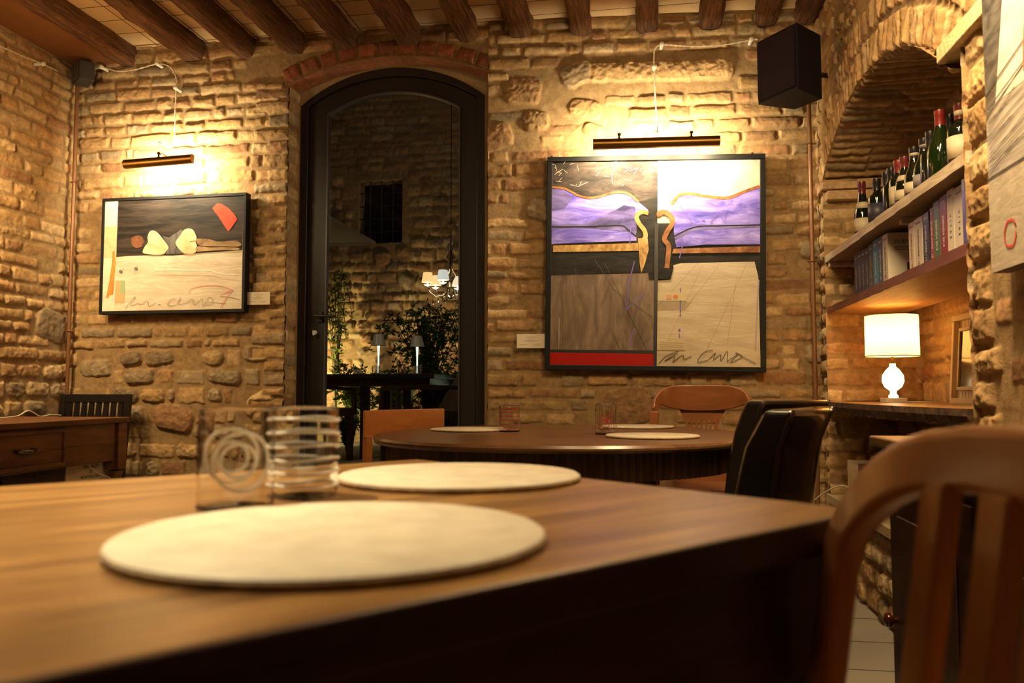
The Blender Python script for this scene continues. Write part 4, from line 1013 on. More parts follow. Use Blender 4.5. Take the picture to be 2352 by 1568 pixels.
def ricrac(cx, cy, rx, ry, n=14, wob=.08, seed=0):
    R = random.Random(seed); return [(cx + rx * math.cos(a) * (1 + R.uniform(-wob, wob)), cy + ry * math.sin(a) * (1 + R.uniform(-wob, wob))) for a in np.linspace(0, 2 * math.pi, n, endpoint=False)]

# left painting
YP = YA - .075
TLc, TRc, BRc, BLc = onY(237, 456, YP), onY(566, 441, YP), onY(561, 716, YP), onY(224, 722, YP)
W1 = ((TRc - TLc).length + (BRc - BLc).length) / 2; H1 = ((TLc - BLc).length + (TRc - BRc).length) / 2; C1 = (TLc + TRc + BRc + BLc) / 4
t = thing('framed_painting', 'smaller black framed painting with a red shape and reclining figure, left of the door', 'painting', (C1.x, YP, C1.z), 0)
rollL = math.atan2((TRc - TLc).z, (TRc - TLc).x) * .3
t.rotation_euler = (0, -rollL, 0)
def frame_mesh(W, H, fw, dep):
    m_ = MB()
    for (x, z, a, b) in ((0, H / 2 - fw / 2, W, fw), (0, -H / 2 + fw / 2, W, fw), (-W / 2 + fw / 2, 0, fw, H - 2 * fw), (W / 2 - fw / 2, 0, fw, H - 2 * fw)): m_.box((x, dep / 2, z), (a, dep, b))
    return m_
frame_mesh(W1, H1, .017, .05).build('frame', M['framebk'], t, bevel=.002)
dk = streaky('dark umber paint', (.006, .005, .005), (.085, .058, .045), (3, 1, 26), .6, .5, pos=(.40, .85))
cream = streaky('thick cream paint', (.60, .50, .38), (.76, .68, .55), (5, 1, 22), .6, .8)
skin = streaky('ochre skin paint', (.62, .38, .17), (.84, .70, .48), (6, 1, 9), .5, .2)
skin2 = streaky('brown skin paint', (.16, .09, .04), (.42, .28, .13), (8, 1, 22), .5, .2)
q8 = [(170, 165), (1662, 118), (1622, 1350), (118, 1372)]
a = Art(W1 - .036, H1 - .036, q8); a.full(cream)
a.poly([(308, 160), (1665, 110), (1640, 715), (1420, 728), (1180, 742), (900, 768), (600, 762), (420, 768), (283, 778)], dk)
a.poly([(165, 165), (312, 160), (296, 470), (255, 1372), (118, 1372)], plain('collage paper', (.74, .68, .55), .7, var=.1, bscale=20))
a.poly([(160, 440), (300, 440), (278, 790), (145, 790)], plain('ochre collage', (.62, .50, .30), .7, var=.2, bscale=30))
a.poly([(268, 700), (278, 830), (245, 1190), (200, 1200), (190, 1230), (168, 1228), (175, 1180), (205, 1040), (235, 850), (245, 720)], streaky('orange stroke', (.70, .16, .01), (.85, .38, .08), (30, 1, 4), .5, .3))
a.poly([(275, 1035), (375, 1040), (368, 1282), (262, 1280)], plain('tan ticket', (.55, .40, .20), .7)); a.poly([(330, 1035), (375, 1038), (372, 1180), (322, 1180)], plain('green ticket', (.35, .45, .24), .7))
a.poly([(1330, 250), (1385, 197), (1430, 205), (1500, 250), (1565, 320), (1592, 378), (1570, 410), (1500, 508), (1470, 470), (1400, 350)], streaky('red paint', (.68, .03, .012), (.85, .07, .03), (14, 1, 14), .45, .3))
a.poly(ricrac(520, 610, 70, 70, seed=2), streaky('rust paint', (.10, .035, .015), (.26, .10, .04), (12, 1, 12), .5, .4), True)
a.poly([(790, 545), (860, 570), (1000, 480), (1060, 560), (1000, 700), (1010, 745), (830, 750), (850, 660)], streaky('dark cloth paint', (.04, .035, .04), (.20, .18, .18), (20, 1, 6), .5, .3))
a.poly([(690, 490), (735, 510), (780, 560), (855, 670), (835, 715), (800, 752), (700, 757), (590, 740), (580, 710), (605, 660), (635, 620), (632, 560), (655, 505)], skin, True)
a.poly([(1075, 472), (1125, 490), (1160, 570), (1150, 615), (1165, 680), (1140, 740), (1060, 750), (1010, 735), (935, 632), (990, 545), (1025, 490)], skin, True)
a.poly([(1160, 590), (1280, 590), (1400, 620), (1560, 610), (1600, 620), (1635, 655), (1580, 678), (1440, 672), (1250, 668), (1180, 650)], skin2, True)
a.poly([(1165, 670), (1300, 682), (1440, 680), (1600, 690), (1590, 715), (1440, 712), (1250, 722), (1160, 725)], skin2, True)
a.line([(1165, 615), (1130, 610), (1085, 618)], .004, skin2)
for (cx, cy, r) in ((334, 940, 18), (503, 910, 19), (360, 913, 5), (519, 883, 5)): a.poly(ricrac(cx, cy, r, r, 12, .02), plain('grey dot', (.14, .12, .13), .6), True)
pk = plain('pink crayon', (.72, .22, .20), .7); gk = plain('pencil', (.20, .17, .14), .7)
a.line([(1065, 1180), (1110, 1130), (1240, 1100), (1400, 1105), (1530, 1145)], .003, pk); a.line([(1535, 1145), (1410, 1200)], .004, pk); a.line([(1530, 1150), (1470, 1230), (1405, 1340)], .004, pk)
a.line([(690, 930), (850, 925), (1100, 930), (1300, 935), (1400, 965), (1570, 985)], .006, plain('impasto', (.84, .78, .66), .5))
a.line([(380, 1345), (440, 1270), (495, 1215), (440, 1310), (520, 1290), (560, 1300), (620, 1260), (640, 1320), (715, 1285)], .0022, gk); a.line([(740, 1305), (765, 1300)], .004, gk)
a.line([(925, 1235), (880, 1250), (840, 1310), (920, 1310), (950, 1290), (985, 1225), (960, 1300), (1050, 1285), (1110, 1240), (1130, 1310), (1210, 1240), (1220, 1325)], .0022, gk); a.line([(1220, 1325), (1290, 1225), (1330, 1290), (1250, 1310), (1280, 1280), (1455, 1298)], .0022, gk); a.line([(1400, 1218), (1500, 1225), (1610, 1255)], .0022, gk)
cv = a.build('canvas', t); cv.location = (0, .004, 0)
mb = MB(); mb.box((0, .03, 0), (W1 - .03, .03, H1 - .03)); mb.build('backing', M['black'], t)
mb = MB(); mb.tube([(-.25, .02, H1 / 2 - .01), (-.25, .02, H1 / 2 + .03)], .002, 6); mb.build('hanging_wire', M['black'], t)

# big painting
def place_on_B(p): return p
offP = .075
q1, q2, q3, q4 = onB(1256, 357, offP), onB(1755, 355, offP), onB(1762, 852, offP), onB(1252, 852, offP)
W2 = ((q2 - q1).length + (q3 - q4).length) / 2; H2 = ((q1 - q4).length + (q2 - q3).length) / 2; C2 = (q1 + q2 + q3 + q4) / 4
t = thing('framed_painting', 'large black framed painting of two purple sofas, right of the door', 'painting', (C2.x, C2.y, C2.z), TB)
t.rotation_euler = Matrix.Rotation(TB, 3, 'Z').to_4x4().to_euler() if False else (0, math.radians(.9), TB - math.radians(1.0))
frame_mesh(W2, H2, .026, .055).build('frame', M['framebk'], t, bevel=.003)
q7 = [(172, 180), (1418, 180), (1440, 1412), (170, 1412)]
a = Art(W2 - .05, H2 - .05, q7)
brown = streaky('brown scratched paint', (.10, .065, .045), (.26, .18, .125), (14, 1, 4), .42, .5, mid=(.17, .115, .08), rot=(0, .2, 0))
dkb = streaky('dark brown black paint', (.015, .011, .010), (.12, .085, .065), (7, 1, 18), .65, .6, pos=(.4, .85))
lt = streaky('pale canvas paint', (.50, .40, .27), (.64, .54, .39), (4, 1, 20), .5, .6)
pale = streaky('ochre grey ground', (.42, .35, .28), (.66, .56, .44), (10, 1, 8), .4, .4)
pu = streaky('violet paint', (.05, .04, .26), (.36, .29, .80), (4, 1, 16), .4, .6, mid=(.16, .12, .56), c3=(.70, .62, .90), rot=(0, -.4, 0), pos=(.3, .62))
pud = streaky('deep violet paint', (.03, .025, .09), (.22, .17, .48), (4, 1, 14), .4, .5)
gold = streaky('gold ochre paint', (.22, .10, .025), (.62, .38, .13), (20, 1, 12), .4, .5)
rust = streaky('rust brown paint', (.14, .045, .018), (.40, .17, .06), (16, 1, 12), .4, .5)
blk = streaky('black paint', (.006, .005, .005), (.028, .022, .018), (6, 1, 20), .65, .6)
a.full(dkb)
a.poly([(170, 870), (500, 865), (800, 860), (803, 1412), (170, 1412)], brown)
a.poly([(815, 180), (1418, 180), (1425, 560), (815, 560)], pale)
a.poly([(815, 560), (1440, 560), (1440, 900), (815, 900)], blk)
a.poly([(172, 730), (800, 720), (800, 850), (500, 862), (172, 872)], blk)
a.poly([(905, 815), (960, 800), (1395, 792), (1418, 880), (1440, 1412), (820, 1412), (820, 905), (900, 898)], lt)
a.poly([(700, 430), (815, 400), (815, 900), (770, 900)], blk)
# left sofa
a.poly([(172, 335), (250, 345), (330, 390), (420, 402), (560, 375), (640, 385), (700, 430), (760, 480), (720, 510), (680, 520), (690, 660), (172, 685)], pu)
a.poly([(172, 340), (240, 352), (300, 400), (250, 470), (172, 480)], pud); a.poly([(380, 560), (560, 480), (610, 450), (680, 460), (690, 570), (690, 620), (560, 600), (172, 590), (172, 565)], pud)
a.poly([(175, 590), (400, 588), (560, 610), (690, 640), (690, 665), (172, 680)], pu)
a.line([(172, 335), (250, 345), (340, 390), (430, 402), (560, 372), (640, 382), (700, 432)], .011, rust); a.line([(172, 578), (400, 578), (590, 572), (640, 600), (690, 640)], .006, blk)
a.poly([(182, 692), (700, 680), (705, 725), (182, 732)], gold)
a.line([(760, 500), (715, 492), (690, 520), (705, 560), (735, 600), (745, 640), (720, 680), (735, 720), (730, 800)], .022, gold); a.poly([(700, 650), (758, 650), (765, 720), (745, 800), (722, 860), (712, 800)], gold)
# right sofa
a.poly([(860, 480), (920, 440), (950, 395), (1040, 395), (1130, 415), (1230, 415), (1330, 380), (1418, 350), (1425, 690), (1100, 690), (930, 705), (915, 620), (910, 520)], pu)
a.poly([(915, 640), (1020, 590), (1425, 575), (1425, 590), (1040, 605), (925, 665)], pud)
a.line([(900, 450), (940, 395), (1010, 385), (1110, 402), (1230, 412), (1330, 375), (1418, 345)], .015, rust); a.line([(915, 640), (1040, 585), (1200, 578), (1425, 575)], .006, blk); a.line([(950, 460), (1000, 530), (1040, 580)], .004, pud)
a.poly([(915, 715), (1425, 700), (1425, 738), (905, 742)], rust)
a.line([(830, 520), (825, 500), (860, 495), (895, 520), (905, 560), (870, 620), (860, 660), (885, 700), (880, 780), (875, 830)], .024, rust)
a.poly([(815, 745), (905, 742), (915, 830), (900, 895), (820, 898)], blk)
# middle gap, red bar
a.poly([(799, 560), (822, 560), (822, 1412), (804, 1412)], M['black'], thick=.002); a.poly([(170, 1320), (803, 1320), (803, 1338), (170, 1338)], M['black'], thick=.002)
a.poly([(170, 1338), (803, 1340), (803, 1412), (170, 1412)], plain('glossy dark red', (.36, .012, .008), .25), thick=.002)
vi = plain('violet crayon', (.16, .10, .45), .6); wt = plain('scratch', (.5, .42, .33), .6); dkl = plain('groove', (.10, .075, .05), .7)
for L in ([(655, 590), (650, 680)], [(680, 790), (660, 870), (645, 930), (635, 1080)], [(630, 1085), (740, 980), (705, 1070)], [(685, 1190), (650, 1300)], [(960, 630), (965, 710), (950, 770)], [(958, 950), (960, 1120)], [(955, 1220), (955, 1245)], [(1080, 540), (1100, 550)], [(1130, 560), (1175, 500), (1215, 560), (1220, 490)]): a.line(L, .005, vi, False)
a.poly(ricrac(956, 1200, 6, 9, 10), vi, True)
for L in ([(225, 1130), (225, 1315)], [(320, 830), (345, 960), (400, 1160)], [(440, 780), (560, 960), (790, 1120)], [(500, 800), (760, 1310)], [(540, 1190), (600, 1315)], [(250, 1310), (245, 900)]): a.line(L, .0022, dkl if L[0][0] != 225 else wt, False)
for L in ([(1060, 800), (820, 1060)], [(1090, 810), (860, 1320)], [(1350, 800), (1080, 1400)], [(1290, 880), (1240, 1280)], [(1180, 820), (980, 1080)]): a.line(L, .002, plain('crease', (.36, .28, .17), .7), False)
R = random.Random(9)
for k in range(40):
    x, y = R.uniform(180, 790), R.uniform(190, 330); a.line([(x, y), (x + R.uniform(-30, 50), y + R.uniform(-30, 40))], .0018, wt, False)
pp = plain('aged slip', (.58, .46, .28), .7); a.poly([(822, 975), (995, 975), (995, 1025), (822, 1025)], pp); a.poly([(825, 1262), (995, 1262), (995, 1318), (825, 1318)], pp)
a.poly(ricrac(928, 1002, 14, 12, 10, .1), plain('orange stamp', (.60, .18, .03), .6), True); a.poly([(875, 990), (905, 990), (905, 1015), (875, 1015)], plain('pink stamp', (.6, .3, .2), .6))
for k in range(4): a.line([(835, 1274 + k * 12), (985, 1276 + k * 12)], .0015, gk, False)
ik = plain('dark signature', (.07, .055, .045), .6)
a.line([(835, 1395), (880, 1350), (950, 1325), (870, 1380), (930, 1350), (920, 1385), (975, 1345), (985, 1370), (1030, 1350)], .003, ik)
a.line([(1155, 1315), (1100, 1330), (1065, 1385), (1130, 1370), (1170, 1330), (1160, 1370), (1200, 1340), (1205, 1375), (1240, 1320), (1240, 1380)], .003, ik); a.line([(1240, 1380), (1300, 1340), (1260, 1385), (1330, 1350), (1290, 1330), (1410, 1392)], .003, ik)
a.line([(1418, 900), (1405, 1310)], .006, plain('mauve edge', (.38, .30, .34), .6))
cv = a.build('canvas', t); cv.location = (0, .012, 0)
mb = MB(); mb.box((0, .035, 0), (W2 - .05, .03, H2 - .05)); mb.build('backing', M['black'], t)
for x in (-W2 / 2 + .02, W2 / 2 - .06): mb = MB(); mb.box((x, .03, H2 / 2 + .004), (.012, .02, .014)); mb.build('hanger', M['black'], t)

# painting on the right wall
XP = .835
b1, b2_ = onX(2300, 627, XP), onX(2280, -5, XP)
t = thing('canvas_painting', 'unframed grey and white painting on the right wall, cut by the frame edge', 'painting', (XP, b1.y - .45, b1.z + .60), -math.pi / 2)
W3, H3 = .90, 1.20
q9 = [(0, 0), (1000, 0), (1000, 1333), (0, 1333)]
grey = streaky('grey gesso', (.26, .235, .21), (.56, .50, .44), (3, 1, 26), .35, .7, rot=(0, .5, 0))
a = Art(W3, H3, q9); a.full(grey)
a.poly([(0, 0), (330, 0), (200, 330), (130, 620), (60, 900), (0, 930)], streaky('black grey paint', (.035, .032, .032), (.15, .14, .13), (10, 1, 26), .3, .6))
a.poly([(330, 0), (700, 0), (600, 700), (220, 900), (60, 900), (130, 620), (200, 330)], streaky('white gesso', (.60, .55, .48), (.76, .72, .64), (6, 1, 20), .35, .5))
a.poly([(0, 1085), (1000, 1085), (1000, 1333), (0, 1333)], streaky('written paper', (.40, .34, .27), (.56, .48, .38), (20, 1, 60), .6, .3))
R = random.Random(5)
for k in range(16): y = 880 + k * 12; a.line([(R.uniform(0, 20), y + 20), (R.uniform(120, 330), y - R.uniform(15, 45))], .002, plain('dark scratch', (.07, .06, .055), .6), False)
a.line([(0, 860), (250, 800)], .004, M['ink'], False); a.line([(0, 1085), (1000, 1083)], .005, M['ink'], False)
a.line(ricrac(120, 1250, 32, 34, 16, .08, 3) + [(150, 1230)], .006, plain('red ring paint', (.60, .07, .05), .6))
a.line([(280, 300), (300, 500), (240, 780), (230, 880)], .014, plain('reddish line', (.38, .13, .07), .5)); a.line([(310, 650), (260, 760), (300, 800)], .008, plain('brown line', (.25, .14, .1), .5))
cv = a.build('canvas', t); cv.location = (0, -.0205, 0)
mb = MB(); mb.box((0, 0, 0), (W3, .04, H3)); mb.build('stretcher', plain('canvas edge', (.16, .12, .10), .7), t)

# ------------------------------------------------------------------ brass picture lamps
BULB = emit('bulb glow', (1, .82, .50), 900, (1, .9, .7))
def picture_lamp(loc, rz, L, r, knobs, label, wall_d, tilt=0, e=75):
    t = thing('picture_lamp', label, 'lamp', loc, rz, 'brass picture lamps')
    t.rotation_euler = (0, -tilt, rz)
    # shade: cylinder open on the side towards the wall (+y) and below
    n = 28; a0_, a1_ = math.radians(50), math.radians(290); vs = []; fs = []
    for x in (-L / 2, L / 2):
        for rr in (r, r - .0015):
            for k in range(n + 1):
                a = a0_ + (a1_ - a0_) * k / n; vs.append((x, rr * math.sin(a + math.pi / 2 + .0) * 1.0 * 0 + rr * math.cos(a), rr * math.sin(a)))
    q = n + 1
    for k in range(n): fs += [(k, k + 1, 2 * q + k + 1, 2 * q + k), (q + k, 3 * q + k, 3 * q + k + 1, q + k + 1), (k, q + k, q + k + 1, k + 1), (2 * q + k, 2 * q + k + 1, 3 * q + k + 1, 3 * q + k)]
    fs += [(0, 2 * q, 3 * q, q), (n, q + n, 3 * q + n, 2 * q + n)]
    mb = MB(); mb.add(vs, fs)
    for x in (-L / 2, L / 2):
        ring = [(x, r * math.cos(a0_ + (a1_ - a0_) * k / n), r * math.sin(a0_ + (a1_ - a0_) * k / n)) for k in range(n + 1)]; mb.add(ring, [tuple(range(n + 1))])
    mb.build('lamp_shade', M['brass'], t, smooth='auto')
    for kx in knobs:
        mb = MB(); mb.lathe([(.0001, -.004), (.010, -.003), (.005, .004), (.004, .012), (.009, .018), (.009, .024), (.0001, .030)], 16, (kx, .0, r)); mb.tube([(kx, .0, r + .012), (kx, .03, r + .028), (kx, wall_d - .002, r + .02)], .004, 8); mb.build('arm', M['brassdark'], t, smooth='auto')
    nb_ = max(2, int(L / .16))
    for k in range(nb_):
        x = -L / 2 + L * (k + .5) / nb_
        mb = MB(); mb.tube([(x - L / nb_ * .32, .006, -.002), (x + L / nb_ * .32, .006, -.002)], .010, 12); mb.build('bulb', BULB, t, smooth='auto')
    return t
la_, lb_ = onY(287, 373, YA - .20), onY(443, 369, YA - .20)
pm = (la_ + lb_) / 2; picture_lamp((pm.x, YA - .20, pm.z), 0, (lb_ - la_).length, .0245, [0.0], 'short brass tube lamp above the smaller painting left of the door', .19, tilt=.03)
la_, lb_ = onB(1362, 329, .22), onB(1653, 326, .22)
pm = (la_ + lb_) / 2; L2 = (lb_ - la_).length
picture_lamp((pm.x, pm.y, pm.z), TB, L2, .026, [-L2 * .29, L2 * .28], 'long brass tube lamp with two knobs above the big purple sofa painting', .21)

# name cards
def card(c, w_, h_, rz, label):
    t = thing('name_card', label, 'card', c, rz, 'white name cards beside the paintings')
    mb = MB(); mb.box((0, 0, 0), (w_, .003, h_)); mb.build('card', M['paper'], t)
    mb = MB()
    for (x, z, L) in ((.0, .28, .36), (0, .14, .22), (0, .04, .5), (0, -.04, .3), (-.25, -.26, .3), (.2, -.24, .3), (.2, -.32, .2)): mb.box((x * w_, -.0018, z * h_), (L * w_, .0004, .022 * h_))
    mb.build('printed_lines', M['greyink'], t); return t
p_ = onY(594, 685, YA - .045); qa, qb = onY(568, 672, YA - .045), onY(619, 700, YA - .045); card((p_.x, YA - .045, p_.z), qb.x - qa.x, qa.z - qb.z, 0, 'small white name card beside the right edge of the smaller painting')
p_ = onB(1220, 783, .045); qa, qb = onB(1188, 767, .045), onB(1254, 799, .045); card(p_, (qb - qa).xy.length, qa.z - qb.z, TB, 'small white name card beside the left edge of the big sofa painting')

# ------------------------------------------------------------------ pipes, cables, junction box, speaker
def pipe(pts, label, brackets):
    t = thing('copper_pipe', label, 'pipe', pts[0]); o0 = Vector(pts[0])
    mb = MB(); mb.tube([Vector(p) - o0 for p in catmull(pts, 10)], .0105, 14); mb.build('tube', M['copper'], t, smooth=True)
    for (x, y, z) in brackets:
        mb = MB(); mb.tube([(math.cos(a) * .0125, math.sin(a) * .0125, 0) for a in np.linspace(0, 6.28, 20, endpoint=False)], .0035, 6, closed=True); mb.tube([(.012, 0, 0), (.03, 0, 0)], .004, 8); mb.tube([(-.012, 0, 0), (-.024, 0, 0)], .004, 8)
        b = mb.build('bracket', M['copper'], t, smooth='auto'); b.location = Vector((x, y, z)) - o0
py_ = YA - .055
LP = [onY(x, y, py_) for x, y in ((150, 196), (144, 330), (138, 420), (134, 560), (131, 660), (133, 760), (138, 840), (142, 905))]
LP = [Vector((max(p.x, XL + .055), py_, p.z)) for p in LP]; LP.append(Vector((LP[-1].x, py_, .0)))
pipe([tuple(p) for p in LP], 'thin copper pipe running down the left corner below the junction box', [tuple(LP[2]), tuple(LP[5])])
RP = [onB(x, y, .075) for x, y in ((1858, 222), (1866, 330), (1870, 470), (1874, 600), (1879, 760), (1886, 900), (1893, 1050), (1897, 1130))]
RP = [Vector((min(p.x, XR - .055), p.y, p.z)) for p in RP]; RP.append(Vector((RP[-1].x, RP[-1].y, 0)))
pipe([tuple(p) for p in RP], 'thin copper pipe running down the right corner below the speaker', [tuple(RP[1]), tuple(RP[3])])
jb = onY(158, 172, YA - .09)
t = thing('junction_box', 'small dark junction box in the upper left corner of the room', 'box', (XL + .12, YA - .09, jb.z), math.radians(-38))
mb = MB(); mb.box((0, 0, 0), (.13, .08, .11)); mb.build('housing', plain('box grey', (.045, .04, .035), .5), t, bevel=.006); mb = MB(); mb.box((0, -.044, 0), (.115, .008, .095)); mb.build('cover', plain('box cover', (.05, .045, .038), .4), t, bevel=.003)
def cable(pts, ins, label, wall):
    t = thing('cloth_cable', label, 'cable', pts[0]); o0 = Vector(pts[0]); P = catmull(pts, 14)
    for ph in (0, math.pi):
        tw = []
        for i, p in enumerate(P):
            d = P[min(i + 1, len(P) - 1)] - P[max(i - 1, 0)]; d.normalize(); e = d.cross(wall).normalized(); g = d.cross(e); aa = i * .9 + ph
            tw.append(p + (e * math.cos(aa) + g * math.sin(aa)) * .0022 - o0)
        mb = MB(); mb.tube(tw, .0026, 6); mb.build('strand', M['rope'], t, smooth=True)
    for p in ins:
        mb = MB(); R_ = wall.to_track_quat('Z', 'Y').to_matrix(); mb.lathe([(.0001, -.045), (.009, -.045), (.009, -.004), (.012, 0), (.010, .006), (.006, .009), (.012, .013), (.0001, .018)], 16); b = mb.build('insulator', M['porcelain'], t, smooth='auto')
        b.matrix_local = Matrix.Translation(Vector(p) - o0) @ R_.to_4x4()
wnA = Vector((0, -1, 0))
oc = .055
cab = [onY(x, y, YA - oc) for x, y in ((178, 174), (206, 162), (235, 155), (270, 163), (310, 160), (362, 147), (392, 155), (405, 180), (405, 203), (402, 260), (398, 335))]
cable([tuple(p) for p in cab] + [(cab[-1].x, YA - .19, cab[-1].z - .02)], [cab[2], cab[5], cab[8]], 'twisted cloth cable looping from the junction box down to the short brass lamp', wnA)
cab = [onB(x, y, oc) for x, y in ((1740, 90), (1725, 92), (1660, 103), (1600, 106), (1560, 105), (1520, 103), (1505, 112), (1502, 135), (1503, 155), (1505, 220), (1509, 285))]
cab2 = [tuple(p) for p in cab] + [tuple(onB(1510, 303, .21))]
cable(cab2, [cab[1], cab[5], cab[8]], 'twisted cloth cable looping from the speaker corner down to the long brass lamp', nB)
cab = [onX(x, y, XL + oc) for x, y in ((-40, 92), (0, 106), (50, 128), (98, 147), (132, 163))]
cable([tuple(p) for p in cab], [cab[3]], 'twisted cloth cable running along the left wall into the junction box', Vector((1, 0, 0)))

sp0 = onY(1822, 145, 3.72)
t = thing('speaker', 'black loudspeaker hung high in the right back corner', 'speaker', (sp0.x, 3.78, sp0.z), math.radians(-52))
# cabinet: trapezoid plan
hs = .150; poly = [(-.118, -.09), (.118, -.09), (.08, .11), (-.08, .11)]
mb = MB(); mb.prism(poly, -hs, hs); mb.build('cabinet', M['speaker'], t, bevel=.004)
mb = MB(); mb.box((0, -.096, 0), (.215, .014, 2 * hs - .03)); mb.build('grille', plain('speaker cloth', (.014, .008, .014), .9, spec=.2, bump=.4, bscale=700), t, bevel=.004)
mb = MB(); mb.tube([(0, .12, 0), (0, .33, .02)], .012, 10); mb.box((0, .33, .02), (.09, .01, .09)); mb.build('wall_bracket', M['black'], t)

# ------------------------------------------------------------------ recess shelves and what stands on them
SX0 = XR - .015
def shelf(z0, th, label, mat_top, mat_under, y0=ALY0 + .005, y1=ALY1 - .01, xd=.34, name='wall_shelf'):
    mb = MB(); y = y0; n = 40; R = random.Random(int(z0 * 100)); vs = []; 
    for k in range(n + 1):
        yy = y0 + (y1 - y0) * k / n; j = R.uniform(-.0025, .0025)
        vs += [(SX0 + j, yy, z0 + R.uniform(-.001, .001)), (SX0 + j, yy, z0 + th), (SX0 + xd, yy, z0 + th), (SX0 + xd, yy, z0)]
    fs = []; mi = []
    for k in range(n):
        o_ = k * 4
        for a_, m_ in (((o_, o_ + 1, o_ + 5, o_ + 4), 0), ((o_ + 1, o_ + 2, o_ + 6, o_ + 5), 0), ((o_ + 2, o_ + 3, o_ + 7, o_ + 6), 0), ((o_ + 3, o_, o_ + 4, o_ + 7), 1)): fs.append(a_); mi.append(m_)
    mb.add(vs, fs); mb.m = mi; mb.f += [(3, 2, 1, 0), (n * 4, n * 4 + 1, n * 4 + 2, n * 4 + 3)]; mb.m += [0, 0]
    o = mb.build(name, [mat_top, mat_under]); tag(o, label, 'shelf'); return o
UZ, LZ = 1.478, 1.228
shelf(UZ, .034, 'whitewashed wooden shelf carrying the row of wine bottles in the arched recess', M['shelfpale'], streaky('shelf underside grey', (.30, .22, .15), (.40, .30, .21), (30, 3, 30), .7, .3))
shelf(LZ, .034, 'red brown wooden shelf carrying the row of books in the arched recess', M['shelfred'], M['shelfunder'])
for (yy, s_) in ((ALY1 - .03, 'far'), (3.02, 'middle'), (ALY0 + .04, 'near')):
    mb = MB(); mb.box((SX0 + .17, yy, UZ - .012), (.26 if s_ != 'far' else .32, .035, .022)); o = mb.build('shelf_cleat', M['shelfpale'], bevel=.002); tag(o, 'small pale wooden cleat under the bottle shelf, the %s one' % s_, 'cleat', 'cleats under the bottle shelf')
# live edge board
mb = MB(); n = 60; top = []; BZ = .815; R = random.Random(8)
front = []
for k in range(n + 1):
    s_ = k / n; yy = ALY0 + .02 + (ALY1 - ALY0 - .03) * s_; xx = SX0 - .012 - .055 * math.sin(math.pi * s_) ** .8 + R.uniform(-.003, .003); front.append((xx, yy))
vs = []
for (x, y) in front: vs += [(x + .010, y, BZ - .045 + R.uniform(-.004, .004)), (x + R.uniform(-.003, .003), y, BZ - .02), (x + .003, y, BZ), (SX0 + .40, y, BZ), (SX0 + .40, y, BZ - .045)]
fs = []; mi = []
for k in range(n):
    o_ = k * 5
    for j, m_ in ((0, 1), (1, 1), (2, 0), (3, 0), (4, 0)):
        fs.append((o_ + j, o_ + (j + 1) % 5, o_ + 5 + (j + 1) % 5, o_ + 5 + j)); mi.append(m_)
fs += [(4, 3, 2, 1, 0), tuple(n * 5 + j for j in range(5))]; mi += [1, 1]
mb.add(vs, fs); mb.m = mi
o = mb.build('wall_board', [M['liveedge'], M['bark']], bevel=0, smooth=False); tag(o, 'thick live edge wooden board set in the recess under the lit lamp', 'board')

def bottle(y, x, ztop, r, kind, foil, lab, label, greenb=False, band=None):
    z0 = UZ + .034; h = ztop - z0
    t = thing('wine_bottle', label, 'bottle', (x, y, z0), 0, 'wine bottles on the upper shelf')
    if kind == 'bord': pr = [(.0001, 0), (r * .9, 0), (r, .006), (r, h * .60), (r * .93, h * .65), (r * .5, h * .71), (.0145, h * .75), (.0140, h - .022), (.0155, h - .02), (.0155, h - .002), (.0001, h - .001)]
    else: pr = [(.0001, 0), (r * .9, 0), (r, .006), (r, h * .42), (r * .88, h * .53), (r * .6, h * .64), (.0175, h * .74), (.0145, h * .82), (.0140, h - .022), (.0155, h - .02), (.0155, h - .002), (.0001, h - .001)]
    mb = MB(); mb.lathe(pr, 32); b = mb.build('body', M['bottlegreen'] if greenb else M['bottle'], t, smooth=True)
    fl = h * .76 if kind == 'bord' else h * .78
    mb = MB(); mb.lathe([(.0158, fl), (.0152, h - .024), (.0166, h - .021), (.0166, h - .0002), (.012, h + .0012), (.0001, h + .0012)], 24); mb.build('capsule', M[foil], t, smooth='auto')
    if lab: mb = MB(); zt_ = h * (.50 if kind == 'bord' else .36); mb.lathe([(r + .0006, .035), (r + .0006, zt_)], 32); mb.build('label_paper', M[lab], t, smooth=True, recalc=False)
    if band: mb = MB(); rb_ = .0165 if band != 'shoulder' else 0; 
    if band and band != 'shoulder': mb.lathe([(.0164, fl + .012), (.0162, fl + .03)], 24); mb.build('neck_band', M[band], t, smooth=True, recalc=False)
    if band == 'shoulder': mb.lathe([(pr[4][0] + .001, pr[4][1]), (pr[5][0] + .0012, pr[5][1])], 32); mb.build('neck_label', M['label'], t, smooth=True, recalc=False)
BX = XR + .055
